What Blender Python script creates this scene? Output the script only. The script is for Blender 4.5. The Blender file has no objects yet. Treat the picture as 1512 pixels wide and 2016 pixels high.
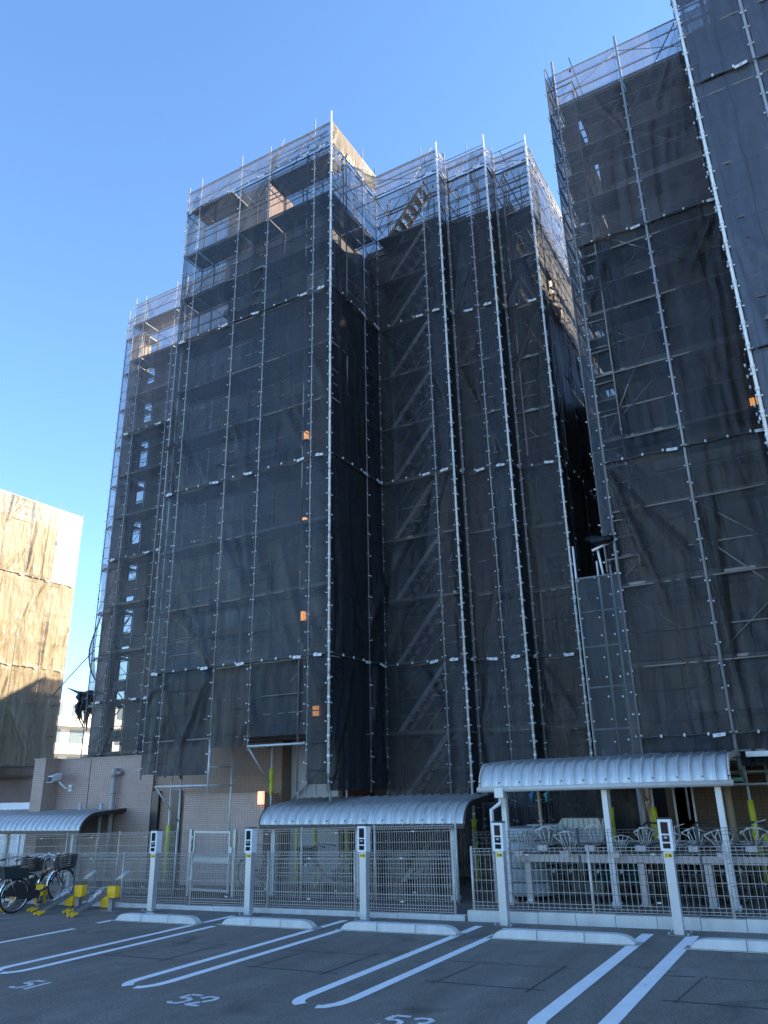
import bpy, math, random
from mathutils import Vector, Matrix, noise
random.seed(7)
R = math.radians
sc = bpy.context.scene

# ------------------------------------------------------------------ camera, sky, sun, exposure
cam = bpy.data.objects.new("camera", bpy.data.cameras.new("camera"))
sc.collection.objects.link(cam); sc.camera = cam
cam.data.sensor_fit = 'VERTICAL'; cam.data.sensor_height = 36.0
cam.data.lens = 36.0 * 1490.0 / 2016.0
cam.data.clip_start = 0.1; cam.data.clip_end = 2000
YAW, PITCH, ROLL = R(-29.5), R(20.02), R(-1.263)
fw = Vector((math.sin(YAW)*math.cos(PITCH), math.cos(YAW)*math.cos(PITCH), math.sin(PITCH)))
rt = Vector((math.cos(YAW), -math.sin(YAW), 0)); up = rt.cross(fw)
r2 = math.cos(ROLL)*rt + math.sin(ROLL)*up; u2 = -math.sin(ROLL)*rt + math.cos(ROLL)*up
cam.matrix_world = Matrix(((r2.x, u2.x, -fw.x, 0), (r2.y, u2.y, -fw.y, 0), (r2.z, u2.z, -fw.z, 2.0), (0, 0, 0, 1)))

SUN_AZ, SUN_EL = R(48), R(21)          # azimuth from +Y towards +X
w = bpy.data.worlds.new("World"); sc.world = w; w.use_nodes = True
wn = w.node_tree.nodes; bg = wn["Background"]
sky = wn.new("ShaderNodeTexSky"); sky.sky_type = 'NISHITA'; sky.sun_disc = False
sky.sun_elevation = SUN_EL; sky.sun_rotation = SUN_AZ
sky.air_density = 1.0; sky.dust_density = 0.12; sky.ozone_density = 5.0; sky.altitude = 0
w.node_tree.links.new(sky.outputs[0], bg.inputs[0]); bg.inputs[1].default_value = 0.15
sl = bpy.data.lights.new("sun", 'SUN'); sl.energy = 5.0; sl.angle = R(0.5); sl.color = (1.0, 0.80, 0.55)
so = bpy.data.objects.new("sun", sl); sc.collection.objects.link(so)
sd = Vector((math.sin(SUN_AZ)*math.cos(SUN_EL), math.cos(SUN_AZ)*math.cos(SUN_EL), math.sin(SUN_EL)))
so.rotation_euler = sd.to_track_quat('Z', 'Y').to_euler()
so.location = sd*80
sc.view_settings.view_transform = 'Standard'; sc.view_settings.look = 'None'
sc.view_settings.exposure = 1.68; sc.view_settings.gamma = 1.0
sc.render.engine = 'CYCLES'
cy = sc.cycles
cy.max_bounces = 8; cy.diffuse_bounces = 4; cy.glossy_bounces = 3; cy.transmission_bounces = 4
cy.transparent_max_bounces = 32; cy.caustics_reflective = False; cy.caustics_refractive = False
cy.use_denoising = True
try: cy.denoiser = 'OPENIMAGEDENOISE'
except Exception: pass

def gz(x): return 0.0225*x              # the lot falls gently to the left

# ------------------------------------------------------------------ materials
def mat(name, col, rough=0.6, metal=0.0, var=0.15, scale=6.0, bump=0.0, bscale=60.0, spec=0.5, stretch=None):
    m = bpy.data.materials.new(name); m.use_nodes = True
    nt = m.node_tree; n = nt.nodes; L = nt.links
    b = n["Principled BSDF"]; b.inputs["Roughness"].default_value = rough; b.inputs["Metallic"].default_value = metal
    b.inputs["Specular IOR Level"].default_value = spec
    tc = n.new("ShaderNodeTexCoord"); vec = tc.outputs["Object"]
    if stretch:
        mp = n.new("ShaderNodeMapping"); mp.inputs["Scale"].default_value = stretch
        L.new(vec, mp.inputs[0]); vec = mp.outputs[0]
    nz = n.new("ShaderNodeTexNoise"); nz.inputs["Scale"].default_value = scale; nz.inputs["Detail"].default_value = 6
    nz.inputs["Roughness"].default_value = 0.65
    L.new(vec, nz.inputs["Vector"])
    mx = n.new("ShaderNodeMix"); mx.data_type = 'RGBA'
    lo = [max(0, c*(1-var*1.6)) for c in col]; hi = [min(1, c*(1+var*1.6)) for c in col]
    mx.inputs["A"].default_value = (*lo, 1); mx.inputs["B"].default_value = (*hi, 1)
    L.new(nz.outputs["Fac"], mx.inputs["Factor"]); L.new(mx.outputs["Result"], b.inputs["Base Color"])
    if bump:
        n2 = n.new("ShaderNodeTexNoise"); n2.inputs["Scale"].default_value = bscale; n2.inputs["Detail"].default_value = 4
        L.new(vec, n2.inputs["Vector"])
        bp = n.new("ShaderNodeBump"); bp.inputs["Strength"].default_value = bump; bp.inputs["Distance"].default_value = 0.02
        L.new(n2.outputs["Fac"], bp.inputs["Height"]); L.new(bp.outputs["Normal"], b.inputs["Normal"])
    m["mix"] = mx.name
    return m

def M_(nt, op, a, b=None, clamp=False):
    x = nt.nodes.new("ShaderNodeMath"); x.operation = op; x.use_clamp = clamp
    for i, v in enumerate((a, b)):
        if v is None: continue
        if isinstance(v, (int, float)): x.inputs[i].default_value = v
        else: nt.links.new(v, x.inputs[i])
    return x.outputs[0]

def asphalt_mat():
    m = mat("asphalt", (0.208, 0.188, 0.162), 0.8, 0, 0.22, 0.55, 0.6, 190, 0.3)
    nt = m.node_tree; n = nt.nodes; L = nt.links; b = n["Principled BSDF"]; mx = n[m["mix"]]
    tc = n["Texture Coordinate"]
    sp = n.new("ShaderNodeTexNoise"); sp.inputs["Scale"].default_value = 130; sp.inputs["Detail"].default_value = 2
    L.new(tc.outputs["Object"], sp.inputs["Vector"])
    rp = n.new("ShaderNodeMapRange"); rp.inputs[1].default_value = .3; rp.inputs[2].default_value = .75
    rp.inputs[3].default_value = .72; rp.inputs[4].default_value = 1.35
    L.new(sp.outputs["Fac"], rp.inputs[0])
    st = n.new("ShaderNodeTexNoise"); st.inputs["Scale"].default_value = 2.2; st.inputs["Detail"].default_value = 8; st.inputs["Roughness"].default_value = .75
    mp = n.new("ShaderNodeMapping"); mp.inputs["Scale"].default_value = (1, .22, 1); L.new(tc.outputs["Object"], mp.inputs[0]); L.new(mp.outputs[0], st.inputs["Vector"])
    r3 = n.new("ShaderNodeMapRange"); r3.inputs[1].default_value = .35; r3.inputs[2].default_value = .7; r3.inputs[3].default_value = .8; r3.inputs[4].default_value = 1.15
    L.new(st.outputs["Fac"], r3.inputs[0])
    def more(scale, lo, hi, o0, o1, detail=3, dist=0.0):
        z = n.new("ShaderNodeTexNoise"); z.inputs["Scale"].default_value = scale; z.inputs["Detail"].default_value = detail; z.inputs["Distortion"].default_value = dist
        L.new(tc.outputs["Object"], z.inputs["Vector"])
        r = n.new("ShaderNodeMapRange"); r.inputs[1].default_value = lo; r.inputs[2].default_value = hi; r.inputs[3].default_value = o0; r.inputs[4].default_value = o1
        L.new(z.outputs["Fac"], r.inputs[0]); return r.outputs[0]
    grit = more(46, .35, .7, .78, 1.25)
    stain = more(1.1, .58, .72, 1.0, .62, 7, .6)
    dust = more(.8, .55, .8, 1.0, 1.22, 6, .3)
    chips = more(210, .70, .76, 1.0, 2.4, 1)
    k = M_(nt, 'MULTIPLY', rp.outputs[0], r3.outputs[0])
    for q in (grit, stain, dust, chips): k = M_(nt, 'MULTIPLY', k, q)
    vm = n.new("ShaderNodeVectorMath"); vm.operation = 'SCALE'
    L.new(mx.outputs["Result"], vm.inputs[0]); L.new(k, vm.inputs["Scale"]); L.new(vm.outputs[0], b.inputs["Base Color"])
    return m

def tile_mat(name, c1, c2, mortar, bw, rh, ms=.006, rough=.55):
    m = bpy.data.materials.new(name); m.use_nodes = True
    nt = m.node_tree; n = nt.nodes; L = nt.links; b = n["Principled BSDF"]; b.inputs["Roughness"].default_value = rough
    tc = n.new("ShaderNodeTexCoord"); sp = n.new("ShaderNodeSeparateXYZ"); L.new(tc.outputs["Object"], sp.inputs[0])
    cb = n.new("ShaderNodeCombineXYZ"); L.new(M_(nt, 'ADD', sp.outputs[0], sp.outputs[1]), cb.inputs[0]); L.new(sp.outputs[2], cb.inputs[1])
    br = n.new("ShaderNodeTexBrick"); br.offset = 0.0; br.inputs["Scale"].default_value = 1.0
    br.inputs["Brick Width"].default_value = bw; br.inputs["Row Height"].default_value = rh; br.inputs["Mortar Size"].default_value = ms
    br.inputs["Color1"].default_value = (*c1, 1); br.inputs["Color2"].default_value = (*c2, 1); br.inputs["Mortar"].default_value = (*mortar, 1)
    L.new(cb.outputs[0], br.inputs["Vector"])
    nz = n.new("ShaderNodeTexNoise"); nz.inputs["Scale"].default_value = 1.3; nz.inputs["Detail"].default_value = 6; L.new(tc.outputs["Object"], nz.inputs["Vector"])
    mr = n.new("ShaderNodeMapRange"); mr.inputs[3].default_value = .75; mr.inputs[4].default_value = 1.25; L.new(nz.outputs["Fac"], mr.inputs[0])
    vm = n.new("ShaderNodeVectorMath"); vm.operation = 'SCALE'; L.new(br.outputs["Color"], vm.inputs[0]); L.new(mr.outputs[0], vm.inputs["Scale"])
    L.new(vm.outputs[0], b.inputs["Base Color"])
    bp = n.new("ShaderNodeBump"); bp.inputs["Strength"].default_value = .4; bp.inputs["Distance"].default_value = .01; bp.invert = True
    L.new(br.outputs["Fac"], bp.inputs["Height"]); L.new(bp.outputs["Normal"], b.inputs["Normal"])
    return m

def net_mat(name, col, clear, sheen=.6):
    """dark woven scaffold sheet: part of the light goes straight through the weave"""
    m = bpy.data.materials.new(name); m.use_nodes = True
    nt = m.node_tree; n = nt.nodes; L = nt.links; b = n["Principled BSDF"]; out = n["Material Output"]
    b.inputs["Roughness"].default_value = .38; b.inputs["Specular IOR Level"].default_value = sheen
    uv = n.new("ShaderNodeUVMap"); uv.uv_map = "UVMap"; sp = n.new("ShaderNodeSeparateXYZ"); L.new(uv.outputs[0], sp.inputs[0])
    def lines(o, period, wid):
        f = M_(nt, 'FRACT', M_(nt, 'DIVIDE', o, period)); d = M_(nt, 'ABSOLUTE', M_(nt, 'SUBTRACT', f, .5))
        return M_(nt, 'SUBTRACT', 1.0, M_(nt, 'DIVIDE', d, wid/period), True)
    def nse(scale, mscale, detail, rough, dist=0.0):
        mp = n.new("ShaderNodeMapping"); mp.inputs["Scale"].default_value = mscale; L.new(tc.outputs["Object"], mp.inputs[0])
        z = n.new("ShaderNodeTexNoise"); z.inputs["Scale"].default_value = scale; z.inputs["Detail"].default_value = detail
        z.inputs["Roughness"].default_value = rough; z.inputs["Distortion"].default_value = dist
        L.new(mp.outputs[0], z.inputs["Vector"]); return z.outputs["Fac"]
    tc = n.new("ShaderNodeTexCoord")
    wob = nse(.9, (1, 1, 1), 2, .5)
    wv = M_(nt, 'MULTIPLY', M_(nt, 'SUBTRACT', wob, .5), .2)
    gate = M_(nt, 'MULTIPLY', M_(nt, 'SUBTRACT', nse(.5, (1, 1, .6), 2, .5), .38), 4.0, True)
    fold = M_(nt, 'MULTIPLY', M_(nt, 'MAXIMUM', lines(M_(nt, 'ADD', sp.outputs[0], wv), .46, .024), M_(nt, 'MULTIPLY', lines(M_(nt, 'ADD', sp.outputs[1], wv), .62, .024), .8)), gate)
    nz = nse(1.5, (2.0, 2.0, .5), 6, .6, .8)
    ridge = M_(nt, 'SUBTRACT', 1.0, M_(nt, 'MULTIPLY', M_(nt, 'ABSOLUTE', M_(nt, 'SUBTRACT', nse(1.1, (1.6, 1.6, .8), 3, .55, 1.6), .5)), 7.0), True)
    tone = n.new("ShaderNodeMapRange"); tone.inputs[1].default_value = .3; tone.inputs[2].default_value = .72; tone.inputs[3].default_value = .88; tone.inputs[4].default_value = 1.12
    L.new(nz, tone.inputs[0])
    k = M_(nt, 'MULTIPLY', tone.outputs[0], M_(nt, 'SUBTRACT', 1.0, M_(nt, 'MULTIPLY', fold, .5)))
    vm = n.new("ShaderNodeVectorMath"); vm.operation = 'SCALE'; vm.inputs[0].default_value = col; L.new(k, vm.inputs["Scale"])
    L.new(vm.outputs[0], b.inputs["Base Color"])
    h = M_(nt, 'ADD', M_(nt, 'ADD', M_(nt, 'MULTIPLY', nz, 1.0), M_(nt, 'MULTIPLY', fold, .10)), M_(nt, 'MULTIPLY', ridge, .05))
    bp = n.new("ShaderNodeBump"); bp.inputs["Strength"].default_value = 1.0; bp.inputs["Distance"].default_value = .06
    L.new(h, bp.inputs["Height"]); L.new(bp.outputs["Normal"], b.inputs["Normal"])
    tl = n.new("ShaderNodeBsdfTranslucent"); L.new(vm.outputs[0], tl.inputs[0])
    m1 = n.new("ShaderNodeMixShader"); m1.inputs[0].default_value = .3; L.new(b.outputs[0], m1.inputs[1]); L.new(tl.outputs[0], m1.inputs[2])
    tr = n.new("ShaderNodeBsdfTransparent")
    m2 = n.new("ShaderNodeMixShader")
    fac = M_(nt, 'SUBTRACT', clear, M_(nt, 'ADD', M_(nt, 'MULTIPLY', fold, .18), M_(nt, 'MULTIPLY', M_(nt, 'SUBTRACT', nz, .5), .3)), True)
    uf = n.new("ShaderNodeUVMap"); uf.uv_map = "fold"; sf = n.new("ShaderNodeSeparateXYZ"); L.new(uf.outputs[0], sf.inputs[0])
    fac = M_(nt, 'MULTIPLY', fac, M_(nt, 'SUBTRACT', 1.0, M_(nt, 'MULTIPLY', sf.outputs[0], .85, True), True))     # doubled cloth in a fold is denser
    L.new(fac, m2.inputs[0]); L.new(m1.outputs[0], m2.inputs[1]); L.new(tr.outputs[0], m2.inputs[2])
    L.new(m2.outputs[0], out.inputs[0])
    return m

def glow(name, col, s):
    m = mat(name, col, .4); b = m.node_tree.nodes["Principled BSDF"]
    b.inputs["Emission Color"].default_value = (*col, 1); b.inputs["Emission Strength"].default_value = s
    return m

def roof_mat(name, col, dirt):
    m = mat(name, col, .38, .35, .10, 2.0, .08, 14, .5, (3, 3, .6))
    nt = m.node_tree; n = nt.nodes; L = nt.links; b = n["Principled BSDF"]; mx = n[m["mix"]]
    tc = n["Texture Coordinate"]
    nz = n.new("ShaderNodeTexNoise"); nz.inputs["Scale"].default_value = 7; nz.inputs["Detail"].default_value = 7
    mp = n.new("ShaderNodeMapping"); mp.inputs["Scale"].default_value = (2.5, .5, .5); L.new(tc.outputs["Object"], mp.inputs[0]); L.new(mp.outputs[0], nz.inputs["Vector"])
    r = n.new("ShaderNodeMapRange"); r.inputs[1].default_value = .5; r.inputs[2].default_value = .8; r.inputs[4].default_value = dirt; L.new(nz.outputs["Fac"], r.inputs[0])
    m2 = n.new("ShaderNodeMix"); m2.data_type = 'RGBA'; m2.inputs["B"].default_value = (.13, .14, .10, 1)
    L.new(r.outputs[0], m2.inputs["Factor"]); L.new(mx.outputs["Result"], m2.inputs["A"]); L.new(m2.outputs["Result"], b.inputs["Base Color"])
    return m

ASPH = asphalt_mat()
PAVE = tile_mat("brown_paving", (.15, .115, .10), (.12, .095, .085), (.06, .05, .045), .2, .1, .01, .8)
PAVE.node_tree.nodes["Brick Texture"].offset = .5
for l in list(PAVE.node_tree.links):      # paving is flat: brick pattern in the ground plane
    if l.to_node.type == 'TEX_BRICK' and l.to_socket.name == 'Vector': PAVE.node_tree.links.remove(l)
PAVE.node_tree.links.new(PAVE.node_tree.nodes["Texture Coordinate"].outputs["Object"], PAVE.node_tree.nodes["Brick Texture"].inputs["Vector"])
GROUND = mat("concrete_ground", (.2, .19, .18), .9, 0, .2, .3)
PAINT = mat("road_paint", (.93, .92, .90), .6, 0, .14, 5.0, .25, 160)
def worn(m, amount):
    nt = m.node_tree; n = nt.nodes; L = nt.links; b = n["Principled BSDF"]; mx = n[m["mix"]]; tc = n["Texture Coordinate"]
    z = n.new("ShaderNodeTexNoise"); z.inputs["Scale"].default_value = 26; z.inputs["Detail"].default_value = 8; z.inputs["Roughness"].default_value = .75
    L.new(tc.outputs["Object"], z.inputs["Vector"])
    z2 = n.new("ShaderNodeTexNoise"); z2.inputs["Scale"].default_value = 1.2; L.new(tc.outputs["Object"], z2.inputs["Vector"])
    h = M_(nt, 'ADD', z.outputs["Fac"], M_(nt, 'MULTIPLY', M_(nt, 'SUBTRACT', z2.outputs["Fac"], .5), .35))
    r = n.new("ShaderNodeMapRange"); r.inputs[1].default_value = 1-amount; r.inputs[2].default_value = 1-amount+.1; L.new(h, r.inputs[0])
    m2 = n.new("ShaderNodeMix"); m2.data_type = 'RGBA'; m2.inputs["B"].default_value = (.17, .17, .17, 1)
    L.new(r.outputs[0], m2.inputs["Factor"]); L.new(mx.outputs["Result"], m2.inputs["A"]); L.new(m2.outputs["Result"], b.inputs["Base Color"])
worn(PAINT, .36)
PAINTW = mat("worn_road_paint", (.68, .68, .68), .7, 0, .26, 14.0, .3, 160)
worn(PAINTW, .45)
MARK = mat("dark_layout_mark", (.075, .07, .065), .8, 0, .5, 9)
CONC = mat("cast_concrete", (.56, .55, .52), .8, 0, .22, 3.5, .3, 70, .3, (1, 1, .35))
CONCD = mat("weathered_concrete", (.34, .34, .33), .85, 0, .3, 4.0, .4, 60, .3)
GALV = mat("galvanised_tube", (.52, .56, .59), .42, .15, .22, 9, 0, 60)
GALVG = mat("pale_green_tube", (.78, .88, .86), .35, .05, .18, 3, 0, 60)
STAIR = mat("stair_steel", (.40, .39, .38), .5, .1, .2, 6)
POLE = mat("weathered_standard", (.34, .36, .39), .45, .15, .22, 9)
GALVD = mat("dull_scaffold_steel", (.22, .20, .185), .5, .2, .25, 7)
DECK = mat("steel_deck", (.27, .27, .26), .5, .35, .25, 5)
TIE = mat("white_tie", (.66, .69, .72), .5)
NET = net_mat("dark_mesh_sheet", (.056, .067, .084), .35, .45)
NETM = net_mat("thin_mesh_sheet", (.048, .057, .071), .45, .45)
NETC = net_mat("clear_mesh_sheet", (.165, .158, .172), .50)
NETB = net_mat("brownish_mesh_sheet", (.058, .054, .056), .32, .45)
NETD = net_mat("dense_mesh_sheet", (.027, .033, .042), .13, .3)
NETBD = net_mat("dense_brownish_mesh_sheet", (.052, .042, .042), .12, .3)
NETU = net_mat("bluish_mesh_sheet", (.140, .166, .220), .24, .5)
NETLIT = net_mat("sunlit_tint_mesh_sheet", (.33, .28, .185), .10, .3)  # paler copy of the dark net, golden sunlight put into its colour
WHSH = mat("white_sheet", (.85, .86, .88), .6, 0, .06, 3, .4, 5)
SEAM = mat("sheet_hem", (.07, .075, .085), .6)
TILE = tile_mat("brown_wall_tile", (.47, .335, .28), (.42, .30, .25), (.21, .155, .13), .1, .056)
TILEW = tile_mat("lamplight_toned_wall_tile", (.36, .235, .17), (.32, .205, .15), (.16, .11, .085), .1, .056)  # warm glow of the lamps put into the tile colour
TILEL = tile_mat("pinkish_wall_tile", (.56, .415, .355), (.50, .37, .315), (.27, .20, .175), .1, .056)
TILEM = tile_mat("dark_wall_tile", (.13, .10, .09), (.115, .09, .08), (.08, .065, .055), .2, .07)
TILEO = tile_mat("lamp_tinted_wall_tile", (.20, .135, .08), (.17, .115, .07), (.06, .045, .035), .2, .075)  # brown tile with lamplight mixed into its colour
RENDW = mat("pale_render", (.50, .50, .50), .8, 0, .08, 1.0)
SLAB = mat("balcony_concrete", (.22, .20, .19), .8, 0, .15, 2)
GLASS = mat("dark_window", (.02, .024, .03), .3, 0, .2, 2)
FRAMEW = mat("window_frame", (.12, .12, .12), .4, .5)
ROOFS = roof_mat("silver_roof", (.52, .54, .55), .25)
ROOFG = roof_mat("stained_roof", (.52, .54, .54), .6)
TRIM = mat("brown_trim", (.055, .045, .045), .45, .3)
WHITEP = mat("white_painted_steel", (.66, .66, .65), .4, .1, .08, 6)
CREAMP = mat("cream_pipe", (.42, .36, .27), .5)
GUTT = mat("grey_gutter", (.50, .49, .47), .5)
FENCE = mat("taupe_fence_steel", (.36, .335, .31), .45, .1, .12, 8)
FENCED = mat("dark_fence_steel", (.09, .09, .095), .5, .4)
FPOST = mat("fence_post_steel", (.52, .50, .46), .45, .15, .12, 8)
SILV = mat("brushed_silver", (.52, .54, .57), .34, .45, .10, 3, 0, 60, .5, (1, 1, .2))
HEADW = mat("white_plastic", (.72, .75, .77), .35, 0, .05)
LENS = mat("black_lens", (.012, .012, .014), .06)
LENSG = mat("grey_lens", (.35, .34, .38), .15)
BLACK = mat("black_plastic", (.02, .02, .022), .45)
RUBBER = mat("tyre_rubber", (.018, .018, .018), .8)
CHROME = mat("chrome", (.7, .71, .73), .16, .95)
NAVY = mat("dark_blue_frame", (.018, .025, .05), .3, .2)
STICK = mat("yellow_sticker", (.85, .62, .03), .5)
RACKY = mat("amber_rack_plastic", (.95, .50, .012), .45, 0, .14, 5)
RACKG = mat("rack_grey_steel", (.24, .25, .27), .4, .5)
PAD = mat("yellow_pole_pad", (.50, .52, .045), .75, 0, .16, 7, .4, 20)
PIPE = mat("grey_pipe", (.40, .37, .36), .45)
LAMP = glow("amber_wall_lamp", (1.0, .45, .14), .8)
LAMPD = glow("pink_wall_lamp", (1.0, .40, .25), .6)
RED = mat("red_reflector", (.6, .03, .02), .2)
TEAL = mat("teal_cover", (.01, .13, .11), .5, 0, .3, 8, .5, 9)
MAROON = mat("maroon_frame", (.10, .015, .02), .35)
BEIGE = mat("rack_beige_steel", (.54, .48, .45), .5, .1, .08)
GUARD = mat("wheel_guard_wire", (.68, .65, .60), .4, .1)
GREYP = mat("grey_bin_plastic", (.36, .39, .41), .55, 0, .1)
DIST = mat("far_white_wall", (.74, .72, .68), .8)
DISTW = mat("far_window", (.12, .16, .19), .2)

# ------------------------------------------------------------------ mesh builder
class MB:
    def __init__(s): s.v = []; s.f = []; s.mi = []; s.uv = {}; s.uf = {}; s.sm = []
    def quad(s, idx, m, smooth=False): s.f.append(tuple(idx)); s.mi.append(m); s.sm.append(smooth)
    def box(s, a, b, m=0, taper=None):
        x0, y0, z0 = a; x1, y1, z1 = b; k = len(s.v)
        s.v += [(x0,y0,z0),(x1,y0,z0),(x1,y1,z0),(x0,y1,z0),(x0,y0,z1),(x1,y0,z1),(x1,y1,z1),(x0,y1,z1)]
        for q in ((3,2,1,0),(4,5,6,7),(0,1,5,4),(1,2,6,5),(2,3,7,6),(3,0,4,7)): s.quad([k+i for i in q], m)
        return s
    def obox(s, c, ax, ay, az, m=0):
        c, ax, ay, az = map(Vector, (c, ax, ay, az)); k = len(s.v)
        for sz in (-1, 1):
            for sx, sy in ((-1,-1),(1,-1),(1,1),(-1,1)): s.v.append(tuple(c+sx*ax+sy*ay+sz*az))
        for q in ((3,2,1,0),(4,5,6,7),(0,1,5,4),(1,2,6,5),(2,3,7,6),(3,0,4,7)): s.quad([k+i for i in q], m)
        return s
    def bar(s, p, q, w_, m=0, h=None):
        p, q = Vector(p), Vector(q); d = (q-p); l = d.length
        if l < 1e-6: return s
        d.normalize(); a = d.cross(Vector((0,0,1)))
        if a.length < 1e-3: a = Vector((1,0,0))
        a.normalize(); b = a.cross(d)
        return s.obox((p+q)/2, d*l/2, a*w_/2, b*(h or w_)/2, m)
    def tube(s, pts, r, m=0, n=6, caps=True):
        pts = [Vector(p) for p in pts]; rs = r if isinstance(r, (list, tuple)) else [r]*len(pts)
        k0 = len(s.v); ref = None
        for i, p in enumerate(pts):
            d = (pts[min(i+1, len(pts)-1)]-pts[max(i-1, 0)]).normalized()
            if ref is None:
                ref = d.cross(Vector((0,0,1)))
                if ref.length < 1e-3: ref = Vector((1,0,0))
            a = ref - d*ref.dot(d)
            if a.length < 1e-4: a = d.orthogonal()
            a.normalize(); ref = a; b = d.cross(a)
            for j in range(n):
                t = 2*math.pi*j/n; s.v.append(tuple(p+(a*math.cos(t)+b*math.sin(t))*rs[i]))
        for i in range(len(pts)-1):
            for j in range(n):
                a0 = k0+i*n+j; a1 = k0+i*n+(j+1) % n
                s.quad((a0, a1, a1+n, a0+n), m, True)
        if caps:
            s.quad([k0+j for j in range(n)][::-1], m); s.quad([k0+(len(pts)-1)*n+j for j in range(n)], m)
        return s
    def torus(s, c, axis, R_, r, m=0, n=28, k=6):
        c = Vector(c); axis = Vector(axis).normalized(); a = axis.orthogonal().normalized(); b = axis.cross(a)
        k0 = len(s.v)
        for i in range(n):
            t = 2*math.pi*i/n; d = a*math.cos(t)+b*math.sin(t)
            for j in range(k):
                q = 2*math.pi*j/k; s.v.append(tuple(c+d*(R_+r*math.cos(q))+axis*r*math.sin(q)))
        for i in range(n):
            for j in range(k):
                s.quad((k0+i*k+j, k0+i*k+(j+1) % k, k0+((i+1) % n)*k+(j+1) % k, k0+((i+1) % n)*k+j), m, True)
        return s
    def prism(s, prof, axis, a, b, m=0, smooth=False):
        """extrude a 2-D profile (list of (p,q)) along axis 'x','y' or 'z' between a and b"""
        k = len(s.v); n = len(prof)
        for t in (a, b):
            for p, q in prof:
                s.v.append({'x': (t, p, q), 'y': (p, t, q), 'z': (p, q, t)}[axis])
        for i in range(n): s.quad((k+i, k+(i+1) % n, k+n+(i+1) % n, k+n+i), m, smooth)
        s.quad([k+i for i in range(n)][::-1], m); s.quad([k+n+i for i in range(n)], m)
        return s
    def poly(s, pts, m=0):
        k = len(s.v); s.v += [tuple(p) for p in pts]; s.quad(range(k, k+len(pts)), m); return s
    def build(s, name, mats, parent=None):
        me = bpy.data.meshes.new(name); me.from_pydata(s.v, [], s.f)
        for m in (mats if isinstance(mats, (list, tuple)) else [mats]): me.materials.append(m)
        me.polygons.foreach_set("material_index", s.mi); me.polygons.foreach_set("use_smooth", s.sm)
        if s.uv:
            ul = me.uv_layers.new(name="UVMap")
            for l in me.loops: ul.data[l.index].uv = s.uv.get(l.vertex_index, (0, 0))
            if s.uf:
                uf = me.uv_layers.new(name="fold")
                for l in me.loops: uf.data[l.index].uv = (s.uf.get(l.vertex_index, 0), 0)
        me.update()
        o = bpy.data.objects.new(name, me); sc.collection.objects.link(o)
        if parent: o.parent = parent; o.matrix_parent_inverse = parent.matrix_world.inverted()
        return o

def tag(o, label=None, cat=None, group=None, kind=None):
    if label: o["label"] = label
    if cat: o["category"] = cat
    if group: o["group"] = group
    if kind: o["kind"] = kind
    return o
def thing(name, loc, label, cat, group=None):
    o = bpy.data.objects.new(name, None); sc.collection.objects.link(o)
    o.location = loc; o.empty_display_size = .2
    o.matrix_world = Matrix.Translation(loc)
    return tag(o, label, cat, group)
def place(o, parent):      # a part whose mesh is written in the thing's own coordinates
    o.parent = parent; return o
def dup(root, loc, rotz=None, label=None, group=None):
    def rec(o, par):
        c = o.copy(); sc.collection.objects.link(c)
        if par: c.parent = par
        for ch in o.children: rec(ch, c)
        return c
    c = rec(root, None); c.location = loc
    if rotz is not None: c.rotation_euler.z = rotz
    if label: c["label"] = label
    if group: c["group"] = group
    return c

# ------------------------------------------------------------------ ground
def slope_sheet(name, x0, x1, y0, y1, dz, m):
    b = MB(); b.poly([(x0,y0,gz(x0)+dz),(x1,y0,gz(x1)+dz),(x1,y1,gz(x1)+dz),(x0,y1,gz(x0)+dz)])
    return tag(b.build(name, m), kind="structure")
slope_sheet("ground", -900, 90, -300, 900, -.02, GROUND)
slope_sheet("parking_lot", -60, 22, -30, 13.1, 0, ASPH)
slope_sheet("court_paving", -60, 22, 13.2, 40, 0, PAVE)
def kerb(x0, x1, seg, h, ws, label):
    b = MB(); x = x0; i = 0
    while x < x1-.02:
        e = min(x1, x+seg); hh = h+random.uniform(-.006, .006)
        a, c = x+.004, e-.004
        k = len(b.v)
        b.v += [(a,13.06,gz(a)-.05),(c,13.06,gz(c)-.05),(c,13.06+ws,gz(c)-.05),(a,13.06+ws,gz(a)-.05),
                (a,13.065,gz(a)+hh),(c,13.065,gz(c)+hh),(c,13.06+ws,gz(c)+hh),(a,13.06+ws,gz(a)+hh)]
        for q in ((4,5,6,7),(0,1,5,4),(1,2,6,5),(2,3,7,6),(3,0,4,7)): b.quad([k+j for j in q], 0)
        x = e; i += 1
    return tag(b.build("kerb", CONC), label=label, kind="structure")
kerb(-60, -6.0, .85, .085, .13, "low narrow concrete kerb under the left fence")
kerb(-5.95, 20, .62, .165, .16, "taller concrete kerb under the right fence")

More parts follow.
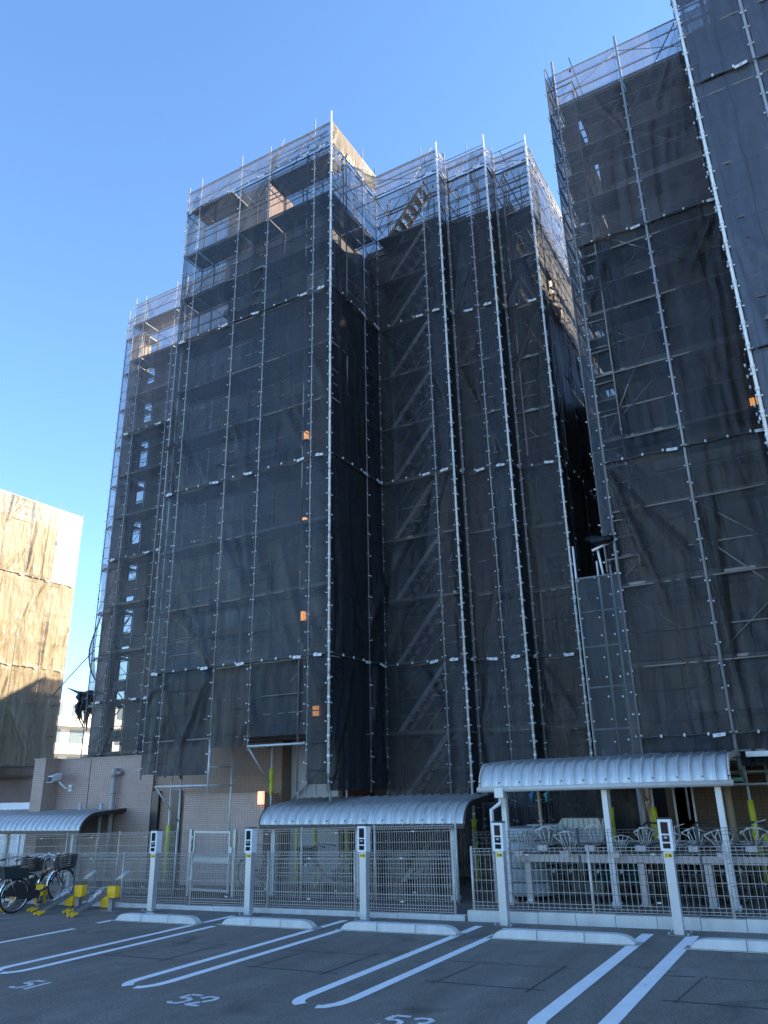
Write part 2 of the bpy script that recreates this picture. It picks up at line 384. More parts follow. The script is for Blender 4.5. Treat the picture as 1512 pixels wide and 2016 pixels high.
# painted bay lines: hairpins between the bays
def strip(pts, wd, m, dz=.004):
    b = MB(); n = len(pts); k = len(b.v)
    for i, (x, y) in enumerate(pts):
        x0, y0 = pts[max(i-1, 0)]; x1, y1 = pts[min(i+1, n-1)]
        l = math.hypot(x1-x0, y1-y0); nx, ny = -(y1-y0)/l, (x1-x0)/l
        for s_ in (1, -1):
            X = x+nx*wd/2*s_; Y = y+ny*wd/2*s_; b.v.append((X, Y, gz(X)+dz))
    for i in range(n-1): b.quad((k+2*i, k+2*i+1, k+2*i+3, k+2*i+2), 0)
    return b.build("parking_line", m)
def line(pts, wd=.15, m=PAINT): return tag(strip(pts, wd, m), kind="structure")
for (xl, xr, yfl, yfr) in ((-10.62, -10.13, 12.6, 11.5), (-8.11, -7.62, 12.62, 11.75), (-5.56, -5.0, 12.65, 12.0), (-2.9, -2.28, 12.6, 12.6)):
    w_ = .14 if xl < -3 else .17
    rr = .2
    pl = [(xl, yfl), (xl, 10), (xl, 7.85)] + [(xl+rr-rr*math.cos(t*math.pi/12), 7.85-rr*1.5*math.sin(t*math.pi/12)) for t in range(1, 6)]
    line(pl, w_)
    pr_ = [(xr, yfr), (xr, 10), (xr, 7.9), (xr-.03, 7.7), (xr-.12, 7.56), (xr-.2, 7.53)]
    line(pr_, w_)
line([(-12.62, 10.58), (-12.72, 8.0), (-12.75, 6.0)], .13)
line([(-12.74, 11.2), (-12.74, 11.62)], .14)
for x in (-12.74, -10.17, -7.62, -5.0): line([(x-.1, 12.5), (x+.12, 12.5)], .1)
for x in (.2, .8): line([(x, 12.6), (x, 7.6)], .17)
# bay numbers, stencilled
SEG = {'5': [[(.30,.62),(.04,.62)], [(.04,.60),(.01,.36)], [(.03,.36),(.18,.40),(.29,.32),(.32,.2)], [(.31,.17),(.22,.04),(.1,.02),(.0,.1)]],
       '1': [[(.08,.0),(.08,.62)]],
       '2': [[(.0,.46),(.06,.58),(.17,.62)], [(.2,.62),(.3,.54),(.3,.42),(.2,.26)], [(.18,.24),(.02,.03)], [(.05,.03),(.33,.03)]],
       '3': [[(.0,.52),(.08,.6),(.2,.62),(.3,.54),(.28,.4),(.16,.34)], [(.16,.33),(.3,.27),(.31,.13),(.2,.02),(.08,.02),(.0,.1)]]}
def number(txt, x, y, s_=.62):
    b = MB()
    for i, c in enumerate(txt):
        ox = x+i*.4*s_*1.05
        for st in SEG[c]:
            pts = [(ox+p*s_, y+q*s_) for p, q in st]; wd = .062; n = len(pts); k = len(b.v)
            for j, (X, Y) in enumerate(pts):
                x0, y0 = pts[max(j-1, 0)]; x1, y1 = pts[min(j+1, n-1)]; l = math.hypot(x1-x0, y1-y0)
                nx, ny = -(y1-y0)/l, (x1-x0)/l
                for sg in (1, -1): b.v.append((X+nx*wd/2*sg, Y+ny*wd/2*sg, gz(X)+.004))
            for j in range(n-1): b.quad((k+2*j, k+2*j+1, k+2*j+3, k+2*j+2), 0)
    return tag(b.build("bay_number", PAINTW), kind="structure")
number("51", -9.42, 6.98); number("52", -6.9, 7.1); number("53", -4.27, 7.14)
# dark survey strokes left on the asphalt
def mark(pts, wd=.025):
    o = strip(pts, wd, MARK, .003); o.name = "layout_mark"; return tag(o, kind="structure")
for ox in (-9.9, -7.2, -4.55, -1.9):
    mark([(ox-.1, 8.94), (ox+1.35, 8.94)], .03); mark([(ox+.08, 10.05), (ox+1.3, 10.08)], .016)
    mark([(ox+1.17, 8.8), (ox+1.18, 10.2)], .032); mark([(ox+.03, 8.85), (ox+.12, 10.0)], .02)
    mark([(ox-.3, 10.02), (ox+.05, 10.06)], .03)
    b = MB(); b.poly([(ox+.18+.05*math.cos(t), 10.13+.05*math.sin(t), gz(ox)+.0035) for t in [i*math.pi/5 for i in range(10)]])
    o = b.build("layout_mark", MARK); tag(o, kind="structure")

# ------------------------------------------------------------------ wheel stops
def wheel_stop(x, y, L_, label):
    t = thing("wheel_stop", (x, y, gz(x)), label, "wheel stop", "concrete wheel stops at the head of the bays")
    h, d = .13, .2; n = 3; seg = L_/n
    for i in range(n):
        b = MB(); a = i*seg+.004; e = (i+1)*seg-.004; N = 10
        xs = [a+(e-a)*j/N for j in range(N+1)]; k = len(b.v)
        for X in xs:
            u = min(X, L_-X)/.28; u = min(1, max(0, u)); hh = .02+(h-.02)*math.sqrt(max(0, 1-(1-u)**2)) if u < 1 else h
            z0 = gz(X)
            b.v += [(X, 0, z0), (X, .012, z0+hh-.018 if hh > .03 else z0+hh*.6), (X, .035, z0+hh), (X, d-.04, z0+hh), (X, d-.01, z0+hh-.02 if hh > .03 else z0+hh*.6), (X, d, z0)]
        for j in range(N):
            for q in range(5): b.quad((k+j*6+q, k+(j+1)*6+q, k+(j+1)*6+q+1, k+j*6+q+1), 0, q in (0, 1, 3))
        b.quad([k+q for q in range(6)][::-1], 0); b.quad([k+N*6+q for q in range(6)], 0)
        place(b.build("block", CONC), t)
    b = MB(); b.v += []
    k = 0; b.v = [(-.07,-.035,gz(-.07)+.006),(L_+.07,-.035,gz(L_+.07)+.006),(L_+.07,d+.01,gz(L_+.07)+.006),(-.07,d+.01,gz(-.07)+.006),
                  (-.07,-.035,gz(-.07)+.018),(L_+.07,-.035,gz(L_+.07)+.018),(L_+.07,d+.01,gz(L_+.07)+.018),(-.07,d+.01,gz(-.07)+.018)]
    for q in ((3,2,1,0),(4,5,6,7),(0,1,5,4),(1,2,6,5),(2,3,7,6),(3,0,4,7)): b.quad(q, 0)
    place(b.build("base_plate", CONCD), t)
for x, y, L_, lb in ((-12.62, 11.5, 2.04, "white grey concrete wheel stop beside the yellow bicycle racks, farthest left"),
                 (-10.08, 11.62, 1.95, "concrete wheel stop at the head of bay 51, before the second silver post"),
                 (-7.62, 11.7, 2.08, "concrete wheel stop at the head of bay 52, before the middle silver post"),
                 (-4.93, 11.64, 2.06, "concrete wheel stop at the head of bay 53, left of the rightmost silver post"),
                 (-2.16, 11.6, 2.06, "concrete wheel stop cut by the right edge, right of the last silver post")):
    wheel_stop(x, y, L_, lb)

# ------------------------------------------------------------------ parking sensor posts
def sensor_post(x, y, label):
    t = thing("parking_post", (x, y, gz(x)), label, "parking post", "parking sensor posts along the fence")
    b = MB(); b.box((-.165,-.12,.004),(.165,.15,.016))
    place(b.build("base_plate", GALVD), t)
    for sx in (-.13, .13):
        for sy in (-.09, .12):
            b = MB(); b.tube([(sx,sy,.016),(sx,sy,.045)], .011, 0, 6); place(b.build("bolt", GALV), t)
    b = MB(); b.box((-.066,-.05,.016),(.066,.07,1.1)); place(b.build("body", SILV), t)
    b = MB(); b.prism([(-.088,-.075),(.088,-.075),(.092,-.07),(.092,.078),(-.092,.078),(-.092,-.07)], 'z', 1.1, 1.53)
    hd = place(b.build("head", HEADW), t)
    b = MB(); b.box((-.096,-.07,1.532),(.096,.082,1.55)); place(b.build("cap", BLACK), t)
    for i, (z0, z1, w_) in enumerate(((1.335, 1.495, .052), (1.225, 1.315, .052), (1.135, 1.205, .052))):
        b = MB(); b.box((-w_,-.079,z0),(w_,-.0745,z1)); ln = place(b.build("window", LENS), t)
        if i == 1:
            b = MB(); b.prism([(-.0+.024*math.cos(a)*1.2, 1.283+.018*math.sin(a)) for a in [j*math.pi/6 for j in range(12)]], 'y', -.084, -.0795)
            place(b.build("lens", LENSG), t)
    b = MB(); b.box((-.052,-.0535,1.01),(.052,-.0505,1.072),0)
    for (a0, z0, a1, z1) in ((-.046,1.05,-.022,1.058),(-.046,1.036,-.026,1.044),(-.046,1.02,-.02,1.028),(-.012,1.024,-.004,1.062),
                             (.006,1.024,.046,1.038),(.012,1.038,.04,1.058),(.008,1.018,.016,1.026),(.036,1.018,.044,1.026)):
        b.box((a0,-.0555,z0),(a1,-.0537,z1),1)
    place(b.build("sticker", [STICK, BLACK]), t)
for x, y, lb in ((-12.93, 12.72, "white headed silver parking post beside the yellow bicycle racks"),
             (-10.39, 12.74, "white headed silver parking post in front of the low mesh gate"),
             (-7.78, 12.74, "white headed silver parking post in front of the brown edged shelter"),
             (-5.17, 12.78, "white headed silver parking post beside the white downpipe"),
             (-2.46, 12.62, "white headed silver parking post with warm reflections, nearest the right edge")):
    sensor_post(x, y, lb)

# ------------------------------------------------------------------ mesh fences
def fence(y, posts, h, base, pitch, label, m=FENCE, mp=FPOST, row=.165, thick=.0075, pr=.024, group=None, tie=True):
    x0, x1 = posts[0], posts[-1]
    t = thing("mesh_fence", ((x0+x1)/2, y, gz((x0+x1)/2)), label, "fence", group)
    for X in posts:
        b = MB(); b.tube([(X,y,gz(X)-.02),(X,y,gz(X)+base+h+.02)], pr, 0, 8)
        b.tube([(X,y,gz(X)+base+h+.02),(X,y,gz(X)+base+h+.035)], [pr*1.15,pr*.5], 0, 8); b.build("post", mp, t)
    for a, c in zip(posts[:-1], posts[1:]):
        b = MB(); nv = int((c-a)/pitch); yy = y-pr-.012
        def zz(X, q): return gz(X)+base+q
        for i in range(1, nv):
            X = a+(c-a)*i/nv
            b.bar((X,yy,zz(X,.03)),(X,yy,zz(X,h-.1)), thick)
            b.bar((X,yy,zz(X,h-.1)),(X,yy-.035,zz(X,h-.045)), thick); b.bar((X,yy-.035,zz(X,h-.045)),(X,yy,zz(X,h)), thick)
        hs = [.035, .075, .13] if row < .3 else [.035]
        q = .13+row
        while q < h-.16: hs.append(q); q += row
        hs += [h-.1, h]
        for q in hs: b.bar((a+.01,yy-.004,zz(a,q)),(c-.01,yy-.004,zz(c,q)), thick*1.15)
        b.bar((a+.01,yy-.039,zz(a,h-.045)),(c-.01,yy-.039,zz(c,h-.045)), thick*1.15)
        b.build("wire_panel", m, t)
        if tie:
            b = MB()
            for q in (.18, h-.1): b.box(((a+c)/2-.03, yy-.012, zz((a+c)/2, q)-.012), ((a+c)/2+.03, yy+.01, zz((a+c)/2, q)+.012))
            b.build("clamp", GALV, t)
    return t
fence(13.13, [-6.2-2.02*i for i in range(11, -1, -1)], .98, .085, .052, "taupe wire mesh fence on a low kerb, from the bicycles to the middle shelter")
fence(13.14, [-5.85+2.04*i for i in range(0, 9)], .95, .165, .088, "coarser wire mesh fence stepped up on the tall kerb at right", thick=.0072)
fence(15.0, [-14.55-2.0*i for i in range(6, -1, -1)], 1.42, .0, .055, "taller wire mesh fence in front of the tiled wall, left of the gate")
fence(15.05, [-12.72+1.9*i for i in range(0, 4)], 1.42, .0, .055, "taller wire mesh fence under the middle shelter, right of the gate")
fence(14.3, [-6.3+2.0*i for i in range(0, 8)], 1.32, .0, .088, "dark wire mesh fence between the kerb fence and the two-tier rack", FENCED, FENCED, thick=.006, tie=False)
fence(17.9, [-8.2+2.2*i for i in range(0, 2)], 1.62, .3, .07, "dark mesh fence in the gap between the two shelters", FENCED, FENCED, thick=.006, tie=False)
# gate
def gate():
    x0, x1, y = -13.95, -12.85, 15.02
    t = thing("gate", ((x0+x1)/2, y, gz(x0)), "narrow grey steel mesh gate with a solid middle bar", "gate")
    z = gz(x0)
    for X in (x0-.14, x1+.14):
        b = MB(); b.box((X-.035,y-.035,z),(X+.035,y+.035,z+1.46)); b.build("gate_post", FPOST, t)
    b = MB()
    for X in (x0, x1): b.box((X-.022,y-.05,z+.1),(X+.022,y-.01,z+1.42))
    for zz in (.12, 1.38): b.box((x0,y-.048,z+zz),(x1,y-.012,z+zz+.05))
    b.box((x0,y-.052,z+.74),(x1,y-.006,z+.86)); b.build("leaf_frame", FPOST, t)
    b = MB(); n = 18
    for i in range(1, n): X = x0+(x1-x0)*i/n; b.bar((X,y-.03,z+.14),(X,y-.03,z+1.4), .006)
    for i in range(1, 9): b.bar((x0,y-.035,z+.14+.15*i),(x1,y-.035,z+.14+.15*i), .006)
    b.build("wire_panel", FENCE, t)
    b = MB(); b.box((x1+.02,y-.075,z+.95),(x1+.1,y-.05,z+1.08)); b.build("latch", GALV, t)
    for q in (.3, 1.2):
        b = MB(); b.tube([(x0-.07,y-.04,z+q),(x0-.07,y-.04,z+q+.12)], .018); b.build("hinge", GALV, t)
gate()

# ------------------------------------------------------------------ scaffold builder
def wall_frame(A, B):
    A, B = Vector((*A, 0)), Vector((*B, 0)); d = (B-A); L_ = d.length; d.normalize(); n = Vector((d.y, -d.x, 0))   # n points outwards
    return A, d, n, L_
def mesh_sheet(par, A, B, z0, z1, m, seed, amp=.05, name="mesh_sheet", off=.045, loose=0.0, sag=0.0):
    """one laced sheet: slack weave with tension folds fanning out of its tied points"""
    A, d, n, L_ = wall_frame(A, B)
    H_ = z1-z0
    b = MB(); nx = max(5, int(L_/.062)); nz = max(3, int(H_/.10)); rnd = random.Random(seed)
    folds = []
    for _ in range(rnd.choice((1, 1, 2)) if H_ > 1.5 else 1):
        side = rnd.choice((0, L_)); va = rnd.choice((H_, H_*rnd.uniform(.25, .8), H_*rnd.uniform(.3, .7), 0)); dn = -1 if va > H_*.4 else 1
        if rnd.random() < .25 and 0 < va < H_: dn = -dn
        a0 = rnd.uniform(.85, 1.3)
        for q in range(rnd.randint(3, 7)):
            an = a0+q*rnd.uniform(.05, .16); dx = math.cos(an)*(1 if side == 0 else -1); dz = math.sin(an)*dn
            folds.append((side, va+rnd.uniform(-.12, .12), dx, dz, amp*rnd.uniform(.2, .65)*rnd.choice((1, 1, -1)), rnd.uniform(.035, .07), rnd.uniform(1.2, 3.6)))
    vert = [(rnd.uniform(.06, .94)*L_, amp*rnd.uniform(.12, .45)*rnd.choice((1, -1)), rnd.uniform(.028, .065)) for _ in range(rnd.randint(2, 5 if L_ > 1 else 3))]
    belly = amp*rnd.uniform(-.35, .5)
    for j in range(nz+1):
        v = j/nz; y = v*H_
        for i in range(nx+1):
            u = i/nx; x = u*L_; q = 0; fm = 0
            wu = min(1, min(x, L_-x)/.10); wv = min(1, .25+(H_-y)/.25)*min(1, .25+y/.2)
            for ax, ay, dx, dz, am, wd, ln in folds:
                rx, ry = x-ax, y-ay; t = rx*dx+ry*dz
                if t < 0 or t > ln*1.6: continue
                ds = abs(rx*dz-ry*dx); ww = wd*(.55+.45*min(t, 2))
                if ds > ww*5: continue
                e_ = math.exp(-ds/ww)*min(1, t/.25)*max(0, 1-(t/(ln*1.6))**2); q += am*e_; fm += abs(am)/amp*e_*e_*1.1
            for c, am, wd in vert:
                e_ = math.exp(-abs(x-c-.06*math.sin(y*.9+seed))/wd)*(.3+.7*(1-v)); q += am*e_; fm += abs(am)/amp*e_*e_*1.0
            q += belly*4*u*(1-u)*(.3+.7*math.sin(math.pi*min(1, v+.15)))
            q += amp*.45*noise.noise(Vector((x*.9+seed*7.1, y*.35, seed*1.7)))
            q += amp*.10*noise.noise(Vector((x*4+seed*3.3, y*1.6, seed*.7)))
            q = q*wu*wv + .35*amp*math.sin(math.pi*u)*max(0, 1-y/1.2)**2 + loose*math.sin(math.pi*u)*(1-v)**1.2
            zz = z0+H_*v - sag*math.sin(math.pi*u)*(1-v)
            p = A+d*x+n*(off+q); k = len(b.v); b.v.append((p.x, p.y, zz)); b.uv[k] = (x+.1, y); b.uf[k] = min(1, fm)
    for j in range(nz):
        for i in range(nx):
            a = j*(nx+1)+i; b.quad((a, a+1, a+nx+2, a+nx+1), 0, True)
    return b.build(name, m, par)

def clips(b, x, y, d, n, z0, z1, step, m, sides=(-1, 1)):
    z = z0
    while z < z1:
        for s_ in sides:
            c = Vector((x, y, z+random.uniform(-.03, .03)))+d*((.05+random.uniform(-.012, .012))*s_)+n*.05
            b.obox(c, d*.016, n*.014, Vector((.0, 0, random.uniform(.011, .017))), m)
        z += step
def scaffold_face(par, pts, zb, zt, joints, step=1.8, base=0.0, depth=.9, inner=True, braces=True, main=(), zinner=None, mats=None, topm=NETC,
                  joint_top=None, amp=.05, seed=0, decks=True, ctop=None, clipstep=.45, dtop=99, rails=True, pr=.021, low=None, tags=True, sheets=True):
    """pts: bay points along the face (left to right seen from outside); zb: per-bay sheet bottom"""
    A, d, n, L_ = wall_frame(pts[0], pts[-1])
    nb = len(pts)-1
    zb = zb if isinstance(zb, (list, tuple)) else [zb]*nb
    lev = []; z = base
    while z < zt-.2: lev.append(z); z += step
    P = [Vector((*p, 0)) for p in pts]
    for i, p in enumerate(P):
        zlo = min(zb[max(0, i-1)], zb[min(nb-1, i)]) if low is None else low[i]
        b = MB(); big = i in main
        b.tube([(p.x,p.y,zlo-.05),(p.x,p.y,zt+random.uniform(.25, .55))], .032 if big else pr, 0, 8)
        clips(b, p.x, p.y, d, n, zlo+.2, zt, clipstep, 1)
        if big:
            z = zlo+.3
            while z < zt:
                b.tube([(p.x,p.y,z),(p.x,p.y,z+.07)], .041, 0, 8); z += .45
        else:
            z = zlo+.9
            while z < zt: b.tube([(p.x,p.y,z),(p.x,p.y,z+.07)], .036, 0, 6); z += 1.8
        b.build("standard", [GALVG if big else POLE, TIE], par)
        if inner:
            q = p-n*depth; b = MB(); zi = zlo if zinner is None else zinner
            b.tube([(q.x,q.y,zi),(q.x,q.y,zt-random.uniform(.2, 1.2))], .024)
            for z in lev:
                if z > zlo-.2:
                    b.tube([(p.x,p.y,z-.06),(q.x,q.y,z-.06)], .021); b.tube([(q.x,q.y,z+.35),(q.x,q.y,z+.43)], .038)
            b.build("inner_standard", [GALVD], par)
    for li, z in enumerate(lev):
        if z < min(zb)-.3: continue
        act = [k for k in range(nb) if zb[k] < z+.4]
        if not act: continue
        a = P[act[0]]; c = P[act[-1]+1]
        def rail_(nm, q, hh, r): MB().tube([a+q+Vector((0,0,z+hh)), c+q+Vector((0,0,z+hh))], r).build(nm, GALVD, par)
        rail_("ledger", Vector(), -.05, .021)
        if rails and inner:
            rail_("handrail", -n*.02, .45, .0135); rail_("handrail", -n*.02, .9, .0135)
            rail_("ledger", -n*depth, -.05, .021); rail_("handrail", -n*depth, .9, .0135)
        if decks and z < dtop:
            b = MB()
            for k in act:
                e0 = P[k]+d*.03; e1 = P[k+1]-d*.03
                for o0, o1 in ((.10, .50), (.53, min(.86, depth-.04))):
                    if o1 <= o0: continue
                    b.obox((e0+e1)/2-n*(o0+o1)/2+Vector((0,0,z+.0)), (e1-e0)/2, n*(o1-o0)/2, Vector((0,0,.022)), 0)
                b.obox((e0+e1)/2-n*.055+Vector((0,0,z+.02)), (e1-e0)/2, n*.006, Vector((0,0,.03)), 1)     # toe board
            b.build("deck", [DECK, GALVD], par)
        if braces:
            for k in act:
                if (P[k+1]-P[k]).length < 1.0 and (li+k) % 2: continue
                e0 = P[k]-n*.05; e1 = P[k+1]-n*.05; b = MB(); zu = min(z+step, zt)
                up_ = (li+k) % 2 == 0
                b.tube([e0+Vector((0,0,z+.1)), e1+Vector((0,0,zu-.1))] if up_ else [e0+Vector((0,0,zu-.1)), e1+Vector((0,0,z+.1))], .011, 0, 5)
                b.build("brace", GALVD, par)
    rnd = random.Random(seed+5)
    for k in range(nb):
        zs = [zb[k]]+[j for j in joints if j > zb[k]+.4 and j < zt-.3]+[zt]
        if not sheets: break
        for q in range(len(zs)-1):
            mm = None
            if mats: mm = mats.get((k, q))
            if mm is None:
                last = q == len(zs)-2
                mm = topm if (last and ctop) else (NETB if rnd.random() < .18 else NET)
            gp_ = d*(pr+.012); sa = P[k]+gp_; sb = P[k+1]-gp_
            mesh_sheet(par, (sa.x, sa.y), (sb.x, sb.y), zs[q]+.012, zs[q+1]-.012, mm, seed*31+k*7+q, amp*1.25, off=.022)
        for j in zs[1:-1]:
            b = MB(); a, c = P[k]+n*.06, P[k+1]+n*.06; ln = (c-a).length
            cnt = max(2, int(ln/.15)); ph = rnd.uniform(0, 6)
            b.tube([a+(c-a)*(i/cnt)+n*.02+Vector((0,0,j+.012*math.sin(i*1.3+ph))) for i in range(cnt+1)], .015, 0, 5)
            m_ = max(2, round(ln/.45))
            for i in range(1, m_):
                b.obox(a+(c-a)*(i/m_)+n*.055+Vector((0,0,j)), d*.018, n*.015, Vector((0,0,.03)), 1)
            if tags:
                e = c-d*.26+n*.06
                b.obox(e+Vector((0,0,j-.03)), d*.12+Vector((0,0,rnd.uniform(-.02, .02))), n*.004, Vector((0,0,.034)), 1)
                b.obox(e+Vector((0,0,j-.03))+n*.003, d*.03+Vector((0,0,0)), n*.003, Vector((0,0,.008)), 0)
            b.build("sheet_lacing", [SEAM, TIE], par)
    b = MB(); b.tube([P[0]+Vector((0,0,zt)), P[-1]+Vector((0,0,zt))], .024); b.build("ledger", GALV, par)

# ------------------------------------------------------------------ corner tower scaffold (left of the middle)
FY = 15.56
J = [5.15, 10.55, 15.95, 21.35]
S1 = thing("scaffold", (-13.5, FY, 2.2), "dark net wrapped corner tower scaffold with a bright pale corner pole", "scaffold", "net wrapped scaffolds")
xs = [-16.57, -15.99, -14.15, -12.9, -11.08, -10.45]
scaffold_face(S1, [(x, FY) for x in xs], [2.45, 2.4, 3.05, 3.25, 2.1], 22.3, J, base=1.55, dtop=21, low=[2.4, 2.35, 2.3, 3.0, 1.95, 2.4], main=(5,), seed=1, amp=.13, ctop=True,
              mats={(2, 0): NETBD, (0, 2): NETB, (1, 0): NETD, (3, 0): NETD, (0, 0): NETD, (4, 0): NETD})
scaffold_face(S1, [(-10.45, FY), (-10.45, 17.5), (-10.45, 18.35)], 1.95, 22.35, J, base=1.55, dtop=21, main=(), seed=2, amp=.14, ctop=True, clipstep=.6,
              mats={(0, 4): NETLIT, (1, 4): NETLIT, (0, 0): NETD, (0, 1): NETD, (0, 2): NETD, (1, 0): NETD, (1, 1): NETD, (1, 2): NETD}, tags=True)  # uppermost return sheets use the net with sunlight in its colour
for X0, X1, z in ((-13.0, -10.6, 21.15), (-16.5, -14.6, 21.5)):
    MB().box((X0,FY+.1,z),(X1,FY+.95,z+.05)).build("deck", DECK, S1)
# base brackets under the hanging sheets
b = MB()
for X0, X1, z in ((-15.99, -14.15, 2.15), (-12.9, -11.2, 3.05)):
    b.tube([(X0,FY,z),(X1,FY,z)], .03); b.tube([(X0,FY,z),(X0,FY+.95,z-.9)], .024); b.tube([(X0,FY,z),(X0,FY+.95,z)], .024)
    b.tube([(X1,FY,z),(X1,FY+.95,z)], .024)
b.tube([(-14.15,FY,1.95),(-14.15,FY,3.2)], .026); b.tube([(-14.15,FY+.9,.2),(-14.15,FY+.9,3.3)], .026); b.tube([(-14.15,FY,2.6),(-14.15,FY+.9,2.6)], .02)
b.tube([(-15.99,FY+.95,gz(-16)),(-15.99,FY+.95,2.6)], .03); b.tube([(-16.4,FY+1.0,gz(-16)),(-16.4,FY+1.0,2.4)], .026)
b.tube([(-10.45,FY,2.35),(-10.95,FY+.9,1.4)], .03); b.tube([(-12.85,FY+.95,1.0),(-12.85,FY+.95,3.1)], .028)
for X in (-12.4, -11.85, -10.9): b.tube([(X,FY+1.5,gz(X)),(X,FY+1.5,2.2)], .026)
b.build("base_bracket", GALV, S1)
def pole_pad(par, x, y, z0, z1, lean=.0):
    b = MB(); n = 7
    b.tube([(x+lean*(i/n)+random.uniform(-.006, .006), y, z0+(z1-z0)*i/n) for i in range(n+1)], [.058*random.uniform(.9, 1.12) for _ in range(n+1)], 0, 10)
    b.build("pole_pad", PAD, par)
pole_pad(S1, -16.4, FY+1.0, -.15, 1.15); pole_pad(S1, -12.85, FY+.95, 1.9, 2.52); pole_pad(S1, -12.4, FY+1.5, -.2, 1.3); pole_pad(S1, -11.85, FY+1.5, -.2, 1.3); pole_pad(S1, -10.9, FY+1.5, .1, 1.3)

# ------------------------------------------------------------------ stair bay scaffold, stepped bays
S2 = thing("scaffold", (-9.2, 18.35, 0), "net wrapped scaffold bay with diagonal stairs showing through", "scaffold", "net wrapped scaffolds")
scaffold_face(S2, [(-10.45, 18.35), (-8.63, 18.35), (-8.05, 18.35)], .1, 22.3, J, base=1.55, dtop=21, main=(2,), seed=3, amp=.13, ctop=True, braces=True,
              mats={(0, 0): NETM, (0, 1): NETM, (0, 2): NETM, (0, 3): NETM, (1, 1): NETB, (1, 2): NET})
scaffold_face(S2, [(-8.05, 18.35), (-8.05, 18.88)], .1, 22.3, J, base=1.55, inner=False, braces=False, decks=False, seed=4, amp=.03, ctop=True,
              mats={(0, 0): NETD, (0, 1): NETD, (0, 2): NETD, (0, 3): NETD})
for i in range(12):
    z = -.25+1.8*i; b = MB()
    for yy in (18.55, 19.1):
        b.obox((-9.42, yy, z+.9), Vector((.78, 0, .93)), Vector((0, .022, 0)), Vector((-.045, 0, .04)), 0)
    for k in range(7):
        u = (k+.7)/7.5; b.obox((-10.2+1.56*u, 18.82, z+1.86*u-.08), Vector((.11, 0, 0)), Vector((0, .26, 0)), Vector((0, 0, .018)), 0)
    b.tube([(-10.1, 18.58, z+1.0), (-8.7, 18.58, z+2.65)], .014); b.build("stair_flight", STAIR, S2)
S3 = thing("scaffold", (-6.7, 18.9, 0), "stepped net wrapped scaffold columns right of the stair bay", "scaffold", "net wrapped scaffolds")
scaffold_face(S3, [(-8.0, 18.9), (-7.17, 18.9), (-6.55, 18.9)], .1, 22.1, J, base=1.55, dtop=21, main=(2,), seed=5, amp=.12, ctop=True,
              mats={(0, 1): NETB, (0, 2): NETB})
scaffold_face(S3, [(-6.55, 18.9), (-6.5, 19.45)], .1, 22.1, J, base=1.55, inner=False, braces=False, decks=False, seed=6, amp=.03, ctop=True,
              mats={(0, q): NETD for q in range(4)})
scaffold_face(S3, [(-6.45, 19.45), (-5.3, 19.45)], .1, 22.0, J, base=1.55, dtop=21, main=(1,), seed=7, amp=.12, ctop=True, mats={(0, 0): NETB, (0, 1): NETB, (0, 2): NETB, (0, 3): NET})
scaffold_face(S3, [(-5.3, 19.45), (-5.3, 20.05), (-5.3, 21.85), (-5.3, 23.65), (-5.3, 25.45), (-5.3, 27.25)], .1, 22.0, J, base=1.55, dtop=21, seed=8, amp=.1, ctop=True, clipstep=.9, tags=False,
              mats={(k, q): NETD if q < 3 else NET for k in range(5) for q in range(4)})
b = MB()
b.tube([(-8.0,19.6,gz(-8)),(-8.0,19.6,1.5)], .026); b.build("base_bracket", GALV, S3)
pole_pad(S3, -8.01, 18.25, -.15, 1.25)

# dense guard rails and frames where the scaffold clears the roofs
rnd = random.Random(11)
def top_rails(par, x0, x1, y, zs, depth=.95):
    for z in zs:
        for yy in (y+.05, y+depth):
            MB().tube([(x0,yy,z+rnd.uniform(-.03, .03)),(x1,yy,z+rnd.uniform(-.03, .03))], rnd.choice((.016, .021))).build("handrail", GALVD, par)
    n = max(2, int((x1-x0)/.62))
    for i in range(n+1):
        X = x0+(x1-x0)*i/n
        MB().tube([(X,y+depth,zs[-1]-1.2),(X,y+depth,zs[0]+rnd.uniform(-.3, .4))], .022).build("inner_standard", GALVD, par)
        MB().tube([(X,y,zs[len(zs)//2]),(X,y+depth,zs[len(zs)//2])], .02).build("ledger", GALVD, par)
        if i < n:
            z = rnd.choice(zs[1:]); MB().tube([(X,y+.08,z),(X+.6,y+.08,z+1.1)], .014).build("brace", GALVD, par)
top_rails(S2, -10.4, -8.1, 18.35, [22.0, 21.5, 20.6, 20.1, 19.6, 19.1])
top_rails(S3, -7.95, -6.6, 18.9, [21.9, 21.3, 20.9, 20.4, 19.8, 19.2])
top_rails(S3, -6.4, -5.35, 19.45, [21.8, 21.3, 20.8, 20.3, 19.8, 19.3])
top_rails(S1, -13.0, -10.6, FY, [22.0, 21.6, 20.9, 20.5])

# ------------------------------------------------------------------ left wing scaffold
TY = 19.4
S0 = thing("scaffold", (-20.5, TY, 3), "see-through left wing scaffold with sky showing between its decks", "scaffold", "net wrapped scaffolds")
scaffold_face(S0, [(x, TY) for x in (-23.4, -22.8, -20.95, -20.35, -18.5, -16.6)], 2.7, 22.4, [5.15, 10.55, 15.95], base=1.55, main=(3,), seed=9, amp=.12, ctop=True,
              mats={(1, 0): NETM, (1, 1): NETM, (1, 2): NETM, (1, 3): NETC, (2, 0): NETD, (2, 1): NETB, (3, 1): NETB, (3, 2): NETB, (0, 0): NET, (0, 1): NET, (0, 2): NET})
scaffold_face(S0, [(-24.55, 20.05), (-23.45, 20.05)], 3.0, 22.4, [], base=1.55, seed=11, inner=True, amp=.03, sheets=False)
mesh_sheet(S0, (-24.55, 20.05), (-23.45, 20.05), 10.5, 22.3, NETC, 77, .03)
b = MB(); nu, nv = 14, 40; rnd = random.Random(8)      # loose sheet billowing out past the corner
